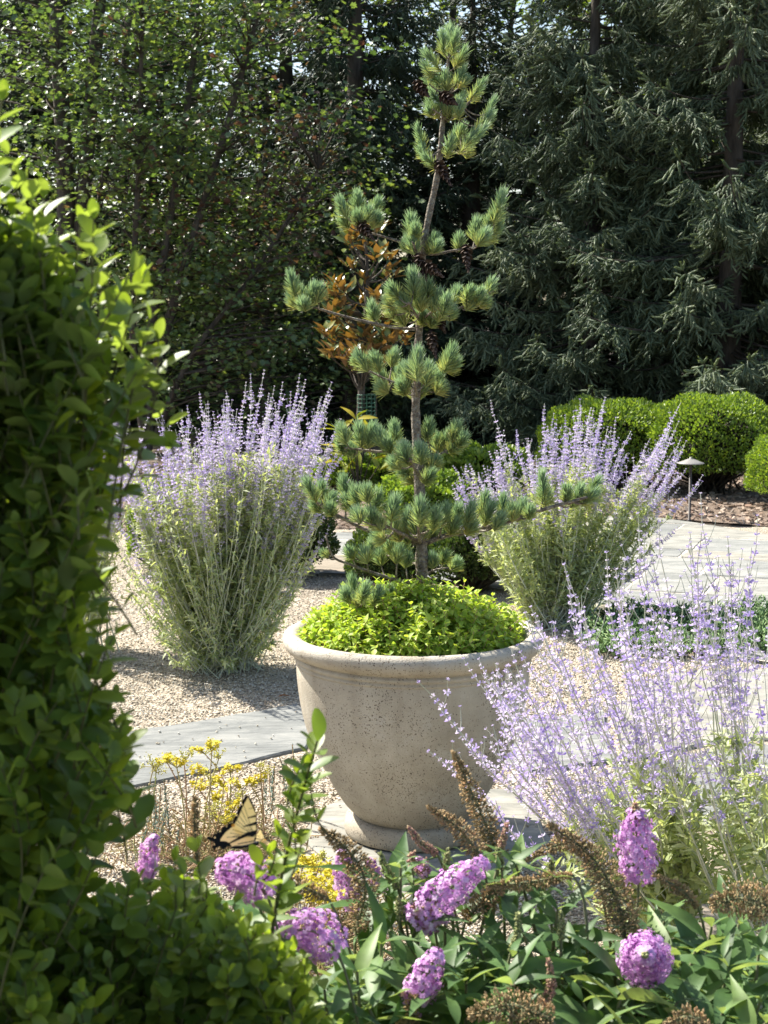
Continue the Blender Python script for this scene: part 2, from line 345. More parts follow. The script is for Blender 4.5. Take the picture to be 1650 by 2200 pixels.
M['guard'] = noise_mat('green plastic net', [(.3, (.03, .10, .06)), (.7, (.05, .14, .09))], 20, 2, .5)
M['wing_y'] = leaf_mat('wing yellow', [(.92, .72, .32), (.94, .76, .38), (.94, .66, .36)], .6, (1, 1, .95), .7, .1)
M['wing_k'] = leaf_mat('wing black', [(.012, .012, .016), (.02, .02, .028)], .05, (1, 1, 1), .6, .2)
M['wing_o'] = leaf_mat('wing orange', [(.80, .36, .05), (.85, .42, .08)], .3, (1, 1, .9), .7, .1)
M['deadleaf'] = leaf_mat('dead leaf', [(.25, .11, .05), (.36, .18, .09)], .2, (1.2, 1, .8), .7, .2)

# ------------------------------------------------------------------ ground
def sheet(name, poly, z, mat, kind='structure'):
    me = bpy.data.meshes.new(name); me.from_pydata([(p[0], p[1], z) for p in poly], [], [list(range(len(poly)))]); me.update()
    me.materials.append(mat); o = bpy.data.objects.new(name, me); COL.objects.link(o); o['kind'] = kind; return o
def circle(r, n=64): return [(r*math.cos(a), r*math.sin(a)) for a in np.arange(n)/n*2*np.pi]
def inside(poly, x, y):
    poly = np.asarray(poly)[:, :2]; c = np.zeros(np.shape(x), bool); j = len(poly)-1
    for i in range(len(poly)):
        xi, yi = poly[i]; xj, yj = poly[j]
        c ^= ((yi > y) != (yj > y)) & (x < (xj-xi)*(y-yi)/((yj-yi) or 1e-9)+xi); j = i
    return c
sheet('ground', circle(260), -0.006, M['soil'])
sheet('gravel', [(-9, 1.0), (9, 1.0), (9, 11.6), (-9, 11.6)], 0.0, M['gravel'])

PATIO = [G(*q)[:2] for q in ((380, 1245), (420, 1160), (700, 1150), (800, 1146), (1100, 1125), (1370, 1112), (1480, 1126), (1900, 1195), (1900, 1470), (1620, 1425), (1400, 1385), (1200, 1290), (900, 1245), (700, 1238))]
FARSLAB = [G(*q)[:2] for q in ((785, 1062), (795, 1050), (900, 1052), (910, 1068))]
MULCH = [(-30, 11.3), (-3, 11.2), (-.6, 11.45), (.3, 11.5), (1.7, 12.2), (2.3, 12.0), (4.4, 10.6), (8, 9.5), (30, 9.5), (30, 34), (-30, 34)]
sheet('mulch_bed', MULCH, 0.006, M['mulch'])

def slabs(name, polys, z, gap=0.008, th=0.014, joint=None, seed=3):
    """One paved surface of irregular stones, each a slab with softened edges."""
    rng = np.random.default_rng(seed); g = Geo()
    for p in polys:
        p = np.asarray(p, float)[:, :2]; c = p.mean(0); n = len(p)
        a = np.roll(p, -1, 0)-p; area = np.sum(p[:, 0]*np.roll(p[:, 1], -1)-p[:, 1]*np.roll(p[:, 0], -1))
        if area < 0: p = p[::-1]
        q = []                                            # subdivide edges with a little waver
        for i in range(n):
            s, e = p[i], p[(i+1) % n]; d = e-s; L = np.hypot(*d); k = max(2, int(L/.09)); nn = np.array([-d[1], d[0]])/max(L, 1e-6)
            for j in range(k): q.append(s+d*j/k+nn*rng.normal(0, .005)*(j > 0))
        q = np.array(q); n = len(q)
        def shrink(dd): return q + (c-q)*np.minimum(.3, dd/np.maximum(np.linalg.norm(q-c, axis=1, keepdims=True), .05))
        zt = z+th+rng.uniform(-.003, .003)
        rings = [(shrink(gap), z-.01), (shrink(gap), zt-.006), (shrink(gap+.006), zt)]
        V = np.concatenate([np.c_[r, np.full(n, zz)] for r, zz in rings]+[np.array([[*c, zt]])])
        i = np.arange(n); i2 = (i+1) % n
        f4 = np.concatenate([np.stack([k*n+i, k*n+i2, (k+1)*n+i2, (k+1)*n+i], -1) for k in (0, 1)])
        f3 = np.stack([2*n+i, 2*n+i2, np.full(n, 3*n)], -1)
        g.add(V, f3, f4, 0, rng.random())
    if joint is not None:
        for poly in joint:
            poly = np.asarray(poly)[:, :2]; c = poly.mean(0); n = len(poly)
            g.add(np.c_[np.vstack([poly, c]), np.full(n+1, z+th-.0045)], [(i, (i+1) % n, n) for i in range(n)], None, 1, .5)
    return g.build(name, [M['stone'], M['mortar']], smooth=False, kind='structure')
def gridstones(poly, ang, seed, cell=(.75, .55)):
    """Random ashlar stones covering poly: rows of varying depth, stones of varying length, clipped to the outline by Sutherland-Hodgman."""
    rng = np.random.default_rng(seed); poly = np.asarray(poly)[:, :2]; c = poly.mean(0)
    ca, sa = math.cos(ang), math.sin(ang); R = np.array([[ca, sa], [-sa, ca]]); q = (poly-c)@R.T; out = []
    y = q[:, 1].min()
    while y < q[:, 1].max():
        h = cell[1]*rng.choice([.6, .9, 1.2]); x = q[:, 0].min()-rng.random()*cell[0]
        while x < q[:, 0].max():
            ww = cell[0]*rng.uniform(.6, 1.5); rect = [(x, y), (x+ww, y), (x+ww, y+h), (x, y+h)]
            sub = [tuple(p) for p in q]                     # clip the outline by the (convex) rectangle
            for i in range(4):
                (ax, ay), (bx, by) = rect[i], rect[(i+1) % 4]; new = []
                side = lambda p: (bx-ax)*(p[1]-ay)-(by-ay)*(p[0]-ax)
                for k in range(len(sub)):
                    p, p2 = sub[k], sub[(k+1) % len(sub)]; s1, s2 = side(p), side(p2)
                    if s1 >= 0: new.append(p)
                    if (s1 >= 0) != (s2 >= 0):
                        t = s1/(s1-s2); new.append((p[0]+(p2[0]-p[0])*t, p[1]+(p2[1]-p[1])*t))
                sub = new
                if not sub: break
            if len(sub) >= 3:
                s = np.array(sub); keep = np.linalg.norm(s-np.roll(s, 1, 0), axis=1) > .01; s = s[keep]
                if len(s) >= 3:
                    ar = abs(np.sum(s[:, 0]*np.roll(s[:, 1], -1)-s[:, 1]*np.roll(s[:, 0], -1)))/2
                    if ar > .02: out.append(s@R+c)
            x += ww
        y += h
    return out
slabs('patio', gridstones(PATIO, -.35, 5), 0.0, .009, .022, [PATIO])
pg = lambda *q: [G(*p)[:2] for p in q]
slabs('path', [
    pg((230, 1585), (420, 1555), (640, 1517), (700, 1560), (660, 1612), (480, 1655), (230, 1705)),
    pg((655, 1514), (1010, 1500), (1060, 1560), (1010, 1610), (700, 1610), (715, 1560)),
    pg((1060, 1500), (1110, 1552), (1300, 1535), (1330, 1640), (1130, 1668), (1030, 1610), (1075, 1560)),
    pg((1310, 1532), (1420, 1452), (1540, 1445), (1590, 1590), (1345, 1640)),
    pg((1550, 1444), (1800, 1436), (1840, 1600), (1605, 1592)),
    pg((1350, 1650), (1600, 1602), (1850, 1612), (1880, 1780), (1560, 1790), (1400, 1740)),
    pg((1410, 1755), (1560, 1802), (1880, 1792), (1920, 2050), (1500, 2030)),
    pg((640, 1800), (700, 1735), (800, 1700), (1120, 1700), (1190, 1810), (1050, 1900), (760, 1905)),
    pg((590, 1850), (630, 1806), (750, 1910), (900, 1912), (860, 2000), (600, 1960)),
], 0.0, .005, .014, None, 8)
slabs('stepping_stone', [FARSLAB], 0.006, .005, .03, None, 9)
PAVED = [PATIO]+[pg((230, 1585), (640, 1517), (1010, 1500), (1110, 1552), (1300, 1535), (1420, 1452), (1800, 1436), (1920, 2050), (1500, 2030), (1350, 1655), (1130, 1668), (700, 1610), (230, 1705)), pg((640, 1800), (700, 1735), (800, 1700), (1120, 1700), (1190, 1810), (1050, 1900), (860, 2000), (600, 1960))]

def scatter_pebbles():
    rng = np.random.default_rng(21); g = Geo()
    t = (1+5**.5)/2
    iv = nrm(np.array([(-1, t, 0), (1, t, 0), (-1, -t, 0), (1, -t, 0), (0, -1, t), (0, 1, t), (0, -1, -t), (0, 1, -t), (t, 0, -1), (t, 0, 1), (-t, 0, -1), (-t, 0, 1)], float))
    if_ = np.array([(0, 11, 5), (0, 5, 1), (0, 1, 7), (0, 7, 10), (0, 10, 11), (1, 5, 9), (5, 11, 4), (11, 10, 2), (10, 7, 6), (7, 1, 8), (3, 9, 4), (3, 4, 2), (3, 2, 6), (3, 6, 8), (3, 8, 9), (4, 9, 5), (2, 4, 11), (6, 2, 10), (8, 6, 7), (9, 8, 1)])
    tm = octa(1, 2); tm = (tm[0]-np.array([0, 1, 0]), tm[1], tm[2])
    N = 105000
    Y = 3.4+7.2*rng.random(N)**1.5; X = (rng.random(N)-.5)*2*(.27*Y+.15)+.0
    ok = np.ones(N, bool)
    for p in PAVED: ok &= ~inside(p, X, Y)
    ok &= ~inside(MULCH, X, Y)
    stray = (inside(PAVED[1], X, Y) | inside(PAVED[2], X, Y)) & (rng.random(N) < .022); ok |= stray
    X, Y, zs = X[ok], Y[ok], np.where(stray, .017, .001)[ok]; n = len(X)
    sz = .0034+.0032*rng.random(n)**1.5
    d = nrm(np.c_[rng.normal(size=(n, 2)), rng.normal(0, .25, n)])
    B = basis(d, rng.normal(0, .3, n))*np.stack([sz*rng.uniform(.7, 1, n), sz*1.35, sz*rng.uniform(.5, .8, n)], -1)[:, None, :]
    g.inst(tm, B, np.c_[X, Y, zs+rng.random(n)*.006*(zs < .01)], 0, rng.random(n))
    g.build('gravel_pebbles', M['pebble'], smooth=True, kind='stuff')
    # bark chips on the far beds
    g = Geo(); N = 16000
    X = rng.uniform(-4.5, 6.5, N); Y = 10.2+6*rng.random(N)**1.4
    ok = inside(MULCH, X, Y) & ~inside(PATIO, X, Y); X, Y = X[ok], Y[ok]; n = len(X)
    bx = np.array([(x, y, z) for x in (-1, 1) for y in (-1, 1) for z in (-1, 1)], float)
    bf = np.array([(0, 1, 3, 2), (4, 6, 7, 5), (0, 4, 5, 1), (2, 3, 7, 6), (0, 2, 6, 4), (1, 5, 7, 3)])
    d = nrm(np.c_[rng.normal(size=(n, 2)), rng.normal(0, .3, n)])
    B = basis(d, rng.normal(0, .6, n))*np.stack([rng.uniform(.005, .014, n), rng.uniform(.012, .04, n), rng.uniform(.002, .005, n)], -1)[:, None, :]
    g.inst((bx, np.zeros((0, 3), int), bf), B, np.c_[X, Y, .012+rng.random(n)*.012], 0, rng.random(n))
    g.build('bark_mulch_chips', M['chip'], smooth=False, kind='stuff')
scatter_pebbles()

# ------------------------------------------------------------------ planter
POT = np.array([.088, 4.61, 0.013])
def lathe(g, prof, n=96, m=0, c=POT):
    prof = np.asarray(prof, float)*((1.012, 1.032) if c is POT else 1); k = len(prof); a = np.arange(n)/n*2*np.pi
    V = np.stack([prof[:, None, 0]*np.cos(a), prof[:, None, 0]*np.sin(a), np.broadcast_to(prof[:, None, 1], (k, n))], -1)+c
    i = np.arange(k-1)[:, None]; j = np.arange(n)[None]; j2 = (j+1) % n
    g.add(V.reshape(-1, 3), None, np.stack([i*n+j, i*n+j2, (i+1)*n+j2, (i+1)*n+j], -1).reshape(-1, 4), m)
def planter():
    t = thing('concrete_planter', 'large pitted buff concrete planter with rolled rim and round foot', 'planter', tuple(POT))
    g = Geo()
    pr = [(.168, .052), (.176, .063), (.207, .095), (.243, .15), (.273, .207), (.301, .265), (.323, .325), (.337, .38), (.346, .438), (.351, .49), (.350, .520)]
    lathe(g, spline(pr, 40)); g.build('bowl', M['concrete'], t)
    g = Geo()
    pr = [(.3485, .519), (.353, .521), (.356, .527), (.351, .532), (.356, .535), (.359, .541), (.357, .547), (.352, .550), (.359, .555), (.368, .557), (.381, .566), (.391, .580), (.393, .594), (.388, .606), (.376, .613), (.360, .614), (.346, .608), (.338, .598), (.335, .56), (.333, .47)]
    lathe(g, pr); g.build('rim', M['concrete'], t)
    g = Geo()
    pr = [(.0, .0), (.196, .0), (.206, .006), (.209, .018), (.2085, .034), (.205, .047), (.197, .056), (.186, .060), (.10, .061)]
    lathe(g, pr); g.build('foot', M['concrete'], t)
    g = Geo(); lathe(g, [(.0, .555), (.15, .55), (.3, .535), (.334, .53)], 48); g.build('soil', M['soil'], t)
planter()

# ------------------------------------------------------------------ pine in the planter
PX = 4.70/F                                              # metres per photo pixel at the pine
PINE_Y = 4.61
def pine_tree():
    rng = np.random.default_rng(7)
    root = thing('pine_tree', 'slender young blue-green pine with brown cones growing from the concrete planter', 'pine tree', tuple(P(905, 1300, PINE_Y)))
    tr_px = [(905, 1330), (906, 1260), (906, 1180), (903, 1080), (897, 980), (893, 880), (897, 780), (902, 680), (905, 600), (908, 540), (922, 460), (938, 385), (947, 310), (953, 240), (960, 170), (966, 95)]
    tr = spline([P(u, v, PINE_Y) for u, v in tr_px], 60)
    s = np.linspace(0, 1, 60)
    rad = np.interp(s, [0, .12, .35, .6, .75, .9, 1], [.021, .0185, .014, .0105, .0088, .006, .003])
    rad = rad*(1+.09*np.sin(np.arange(60)*2.1)+rng.normal(0, .05, 60))
    g = Geo(); tubes(g, tr[None], rad[None], 10, cap=True); g.build('trunk', M['pine_bark'], root)
    # branches: (photo points from the trunk outwards, depth offset at the tip, radius, tufts base -> tip)
    BR = [
     (((962, 150), (964, 120), (966, 95)), .0, .003, [(963,135,967,48,1.25),(948,155,908,105,1.15),(976,150,1005,98,1.15),(930,168,905,128,1),(970,120,985,60,1.1),(955,120,948,62,1.1)]),
     (((958, 200), (940, 195), (922, 180)), -.06, .003, [(950,192,915,140,1.1),(975,192,1002,138,1.1),(935,205,905,172,1),(960,200,955,150,1.2),(985,190,1010,165,.9)]),
     (((955, 255), (945, 245), (930, 235)), -.12, .0035, [(955,235,920,190,1.1),(962,252,948,200,1.2),(967,242,1000,198,1.1),(945,257,915,213,1.1),(985,258,987,208,1.1),(930,250,918,228,1),(965,262,968,222,1.2)]),
     (((957, 262), (985, 240), (1022, 205)), .10, .004, [(1005,222,1045,165,1.05),(1012,217,1042,182,.9),(1038,265,1066,205,1),(1020,290,1060,235,1.1),(1040,280,1062,240,1)]),
     (((950, 320), (925, 335), (912, 330)), -.08, .0035, [(913,325,893,265,1.05),(925,350,898,300,1.1),(940,362,905,330,1),(915,345,900,315,1)]),
     (((948, 330), (985, 325), (1020, 300)), .06, .0035, [(970,320,985,268,1.1),(985,332,1030,270,1.1),(1000,330,1050,262,1),(960,342,970,288,1.1),(1002,342,1012,290,1.1),(985,300,1000,262,1)]),
     (((905, 545), (860, 520), (800, 502), (770, 492)), .05, .005, [(745,470,725,420,1.05),(768,462,768,408,1.05),(795,465,818,425,1.05),(750,492,730,455,1.05),(775,490,765,450,1.05),(800,492,815,455,1.05),(785,480,795,440,1)]),
     (((907, 550), (895, 540), (886, 520)), -.12, .0045, [(885,530,883,455,1.2),(893,550,882,498,1.15),(875,545,872,510,.9),(895,520,890,478,1)]),
     (((906, 545), (940, 545), (975, 538), (1020, 530), (1060, 500)), .04, .005, [(920,548,940,500,1.05),(930,545,948,515,.9),(985,542,988,500,1),(1020,520,1025,465,1.1),(1045,512,1055,455,1.1),(1060,482,1085,403,1.15),(1042,525,1080,470,1.1),(1055,500,1075,438,1.1),(1025,530,1050,490,1.1)]),
     (((900, 708), (845, 703), (760, 685), (690, 665), (655, 655)), .02, .0055, [(635,640,622,578,1.05),(650,655,640,610,1.1),(665,660,676,605,1.1),(640,665,618,630,1.05),(680,652,692,608,1.05),(655,670,650,640,1.1),(805,693,798,645,1.1)]),
     (((902, 690), (890, 670), (878, 650)), -.20, .005, [(890,645,885,575,1.25),(860,642,833,610,1.1),(880,672,853,630,1.2),(905,672,900,620,1.25),(870,702,850,660,1.1),(910,702,905,660,1.2),(850,662,827,637,1.1),(845,685,838,655,1.1)]),
     (((903, 690), (925, 672), (945, 660)), -.14, .005, [(930,672,945,618,1.15),(950,682,965,630,1.1),(940,692,957,650,1.1),(920,642,915,598,1.15),(925,705,935,670,1.1),(965,690,975,655,1)]),
     (((902, 690), (945, 672), (1000, 657), (1060, 625)), .06, .0045, [(975,655,985,612,1.05),(1000,650,1015,615,1.05),(1020,655,1037,618,1.05),(1040,640,1064,596,1.05),(1030,662,1053,640,1),(1002,668,1012,642,1)]),
     (((895, 850), (870, 830), (830, 815), (790, 795)), .06, .0055, [(790,800,763,750,1.1),(815,802,800,755,1.1),(840,790,850,748,1.1),(830,832,805,790,1.15),(850,832,862,780,1.15),(835,845,812,828,1.1),(775,790,758,765,.9)]),
     (((896, 850), (893, 835), (890, 815)), -.20, .005, [(895,820,898,742,1.25),(880,832,870,775,1.2),(915,832,922,775,1.2),(870,850,858,815,1.15),(900,852,915,815,1.15),(895,865,893,835,1.1)]),
     (((896, 850), (920, 830), (950, 800)), .05, .005, [(920,837,935,790,1.15),(930,832,947,800,1.1),(950,802,980,738,1.15),(955,797,966,755,1.1),(960,802,987,770,1.1),(935,847,955,825,1.1)]),
     (((898, 1000), (840, 975), (790, 968), (740, 962)), .05, .006, [(745,955,728,908,1.1),(775,962,770,905,1.15),(740,977,727,940,1.1),(790,965,802,905,1.15),(820,962,815,918,1.15),(850,962,845,902,1.15),(840,977,830,940,1.15),(760,985,752,952,1.1)]),
     (((899, 1020), (890, 1005), (880, 985)), -.22, .006, [(870,992,865,950,1.2),(880,1002,860,960,1.2),(900,1020,915,960,1.25),(880,1022,853,1000,1.15),(890,1040,868,1015,1.15),(905,1000,900,950,1.2),(860,1010,838,985,1.1)]),
     (((898, 1010), (930, 985), (975, 960)), .06, .0055, [(915,950,925,898,1.1),(940,977,935,930,1.15),(970,952,986,903,1.15),(955,962,965,925,1.15),(985,962,1002,930,1.1),(925,1010,942,980,1.15),(910,1040,932,1010,1.15),(965,975,985,950,1.1)]),
     (((902, 1165), (840, 1155), (790, 1140), (720, 1105), (680, 1080)), .03, .008, [(680,1080,653,1023,1.1),(690,1075,690,1033,1.1),(700,1092,722,1060,1.1),(690,1102,670,1070,1.1),(745,1082,735,1018,1.15),(770,1092,760,1040,1.15),(755,1102,740,1060,1.15),(715,1110,705,1080,1.1)]),
     (((902, 1165), (860, 1145), (820, 1125)), -.18, .007, [(790,1082,785,1040,1.15),(800,1102,815,1050,1.15),(800,1132,790,1090,1.2),(820,1142,800,1100,1.2),(840,1122,850,1060,1.2),(850,1152,840,1100,1.2),(830,1162,800,1148,1.1),(775,1125,762,1090,1.15),(860,1165,845,1135,1.15)]),
     (((903, 1165), (900, 1150), (898, 1130)), -.25, .007, [(870,1152,880,1090,1.25),(900,1132,905,1068,1.35),(895,1152,888,1108,1.25),(930,1142,937,1090,1.25),(920,1162,945,1115,1.2),(880,1170,868,1140,1.15),(905,1165,910,1125,1.2)]),
     (((906, 1170), (960, 1150), (1060, 1130), (1150, 1100), (1200, 1085), (1262, 1068)), .02, .009, [(950,1132,960,1080,1.15),(980,1127,986,1080,1.15),(1000,1132,1017,1075,1.15),(1030,1112,1047,1053,1.2),(1040,1132,1060,1075,1.2),(1080,1117,1080,1058,1.15),(1110,1122,1127,1070,1.15),(1100,1122,1100,1080,1.15),(1170,1090,1164,1008,1.2),(1176,1087,1172,1040,1.1),(1215,1082,1220,1040,1.1),(1235,1082,1252,1040,1.1),(1255,1077,1292,1023,1.1),(1250,1087,1288,1052,1.1),(1225,1092,1242,1065,1),(1062,1142,1082,1100,1.1),(965,1150,985,1115,1.15),(1000,1150,1025,1120,1.1),(1135,1115,1140,1085,1.0)]),
     (((905, 1258), (850, 1245), (800, 1230), (750, 1212), (715, 1195), (700, 1150)), -.05, .006, [(706,1197,688,1183,.7),(760,1202,745,1175,1.05),(790,1212,780,1175,1.1),(820,1217,810,1180,1.1),(850,1212,860,1170,1.1),(870,1222,876,1185,1.1)]),
     (((905, 1215), (870, 1205), (820, 1190)), .10, .005, [(840,1192,835,1150,1.1),(800,1192,800,1155,1.1),(865,1195,870,1155,1.1),(820,1200,818,1165,1.1)]),
     (((905, 1240), (935, 1225), (965, 1220)), .05, .005, [(930,1222,930,1188,1.05),(950,1212,960,1183,1.05),(970,1227,987,1200,1.05)]),
     (((905, 1300), (860, 1305), (800, 1310), (760, 1298)), -.14, .006, [(760,1292,755,1233,1.1),(775,1297,790,1250,1.1),(750,1297,738,1260,1.1),(800,1302,817,1260,1.05),(830,1292,842,1260,1),(765,1305,775,1275,1.1)]),
    ]
    for bi, (pts, dz, r, tufts) in enumerate(BR):
        k = len(pts); pp = []
        for i, (u, v) in enumerate(pts):
            f = i/(k-1); pp.append(P(u, v, PINE_Y+dz*f*(1.3-.3*f)))
        sp = spline(pp, 22)
        g = Geo(); rr = np.linspace(r, r*.5, 22); tubes(g, sp[None], rr[None], 7, cap=True)
        gf = Geo()
        for (u0, v0, u1, v1, sc) in tufts:
            # the tuft's depth follows the branch next to it, with a spread that keeps the crown round
            dd = min(range(22), key=lambda q: np.hypot(*( (sp[q]-P(u0, v0, sp[q][1]))[[0, 2]])))
            y = sp[dd][1] + rng.normal(0, .045)
            a = P(u0, v0, y); b = P(u1, v1, y-rng.uniform(-.025, .045)); L = np.linalg.norm(b-a); ax = nrm(b-a)
            j = max(0, dd-1)
            tubes(g, bez(sp[j], .5*(sp[j]+a)+np.array([0, 0, -.012]), a+ax*L*.35, 6), np.linspace(max(r*.5, .0022), .0018, 6)[None], 5)
            tubes(g, np.stack([a+ax*L*.35, a+ax*L*.8])[None], np.array([[.0018, .0012]]), 4)
            top = .86 if bi < 6 else 1.0
            nl = .043*sc*top                                   # needle length
            n = int(310*sc*(.62 if bi < 6 else 1))
            t = rng.random(n)**.85
            base = a + ax*np.maximum(L-nl*.72, L*.3)*t[:, None]
            ang = np.radians(np.interp(t, [0, .5, 1], [58, 36, 12])+rng.normal(0, 8, n))
            ph = rng.random(n)*2*np.pi
            B0 = basis(ax[None])[0]; rad_ = B0[:, 0]*np.cos(ph)[:, None]+B0[:, 2]*np.sin(ph)[:, None]
            d = ax*np.cos(ang)[:, None]+rad_*np.sin(ang)[:, None]
            d = nrm(d+np.array([0, 0, .06])+rng.normal(0, .05, (n, 3)))
            ln = nl*rng.uniform(.72, 1.08, n)*np.interp(t, [0, 1], [.82, 1])
            w = .0011
            tm = (np.array([(-w, 0, 0), (w, 0, 0), (w*.9, .6, .02), (-w*.9, .6, .02), (w*.25, 1, .0), (-w*.25, 1, .0)]), np.zeros((0, 3), int), np.array([(0, 1, 2, 3), (3, 2, 4, 5)]))
            B = basis(d, rng.random(n)*6.28)*np.stack([np.ones(n), ln, ln], -1)[:, None, :]
            gf.inst(tm, B, base, 0, np.clip(t*.64+rng.random(n)*.36+rng.normal(0, .04)+(.08 if ax[2] > .8 else 0), 0, 1))
        bo = g.build('branch', M['pine_bark'], root); gf.build('foliage', M['pine_needle'], bo, smooth=False)
    # cones: spirals of open scales hanging below the whorls
    for (u, v, dy, ln, tilt) in ((952, 370, -.05, 46, 2.4), (785, 494, .0, 40, 2.2), (905, 572, -.04, 44, 2.6), (928, 578, -.07, 42, 2.0), (1003, 553, .02, 42, 3.0), (930, 738, -.03, 40, 2.8), (945, 690, .05, 36, 2.5), (905, 165+25, .0, 34, 2.2), (962, 212, -.09, 34, 2.0)):
        g = Geo(); L = ln*PX*1.4; c = P(u, v, PINE_Y+dy-.07)
        ax = nrm(np.array([math.sin(tilt)*.6, -.5, math.cos(tilt)])); B0 = basis(ax[None])[0]
        n = 46; i = np.arange(n); t = (i+.5)/n; ph = i*2.39996
        rad_ = B0[:, 0]*np.cos(ph)[:, None]+B0[:, 2]*np.sin(ph)[:, None]
        d = nrm(rad_*np.interp(t, [0, 1], [1.0, .45])[:, None]+ax*np.interp(t, [0, 1], [.15, .9])[:, None])
        sc = leaf(1, .75, [.25, .75, 1, .8, .3], .18, -.35)
        B = basis(d, 0, ax)*(np.interp(t, [0, .3, 1], [.021, .025, .011])[:, None, None])
        g.inst(sc, B, c+ax*((t-.5)*L)[:, None], 0, rng.random(n))
        tubes(g, np.stack([c-ax*L*.5, c+ax*L*.5])[None], np.array([[.006, .003]]), 6, tint=.1)
        g.build('pine_cone', M['cone'], root)
pine_tree()

# ------------------------------------------------------------------ golden oregano filling the planter
def oregano():
    rng = np.random.default_rng(11); c = POT+np.array([0, 0, .568])
    root = thing('oregano_plant', 'bright yellow-green oregano mound filling the top of the concrete planter', 'plant', tuple(c))
    g = Geo(); gs = Geo()
    lf = leaf(1, .62, [.12, .75, 1, .8, .4, .03], .25, .18)
    N = 1500
    a = rng.random(N)*2*np.pi; r = .345*np.sqrt(rng.random(N))
    x = r*np.cos(a); y = r*np.sin(a)
    hump = .125*np.maximum(0, 1-(r/.37)**2)**.7 + .02*np.sin(x*23+1)*np.cos(y*19) + rng.normal(0, .02, N)+(rng.random(N) < .05)*.03
    hump += .05*np.exp(-((x+.02)**2+(y+.1)**2)/.02)
    out = np.stack([np.cos(a), np.sin(a), np.zeros(N)], -1)
    tip = np.stack([x, y, .03+hump], -1)+c
    d = nrm(out*(r/.34)[:, None]*.8+np.array([0, 0, 1])+rng.normal(0, .22, (N, 3)))
    base = tip-d*.08
    tubes(gs, bez(base, base*.5+tip*.5+rng.normal(0, .004, (N, 3)), tip, 4), np.linspace(.0012, .0008, 4)[None], 4, tint=.5)
    for k in range(5):
        s = 1-k*.19
        ph = rng.random(N)*.8+k*1.57
        B0 = basis(d, ph)
        for sg in (0, np.pi):
            B1 = basis(d, ph+sg); side = B1[:, :, 0]
            dd = nrm(side*(.9 if k else .55)+d*(.35 if k else .8)+np.array([0, 0, -.1])+rng.normal(0, .18, (N, 3)))
            sz = rng.uniform(.019, .032, N)*(.7 if k == 0 else 1)
            g.inst(lf, basis(dd, rng.normal(0, .3, N)), base+(tip-base)*s, 0, np.clip(rng.random(N)*.55+.45-k*.07, 0, 1), scale=sz)
    gs.build('stems', M['sedum_stem'], root); g.build('foliage', M['oregano'], root)
oregano()

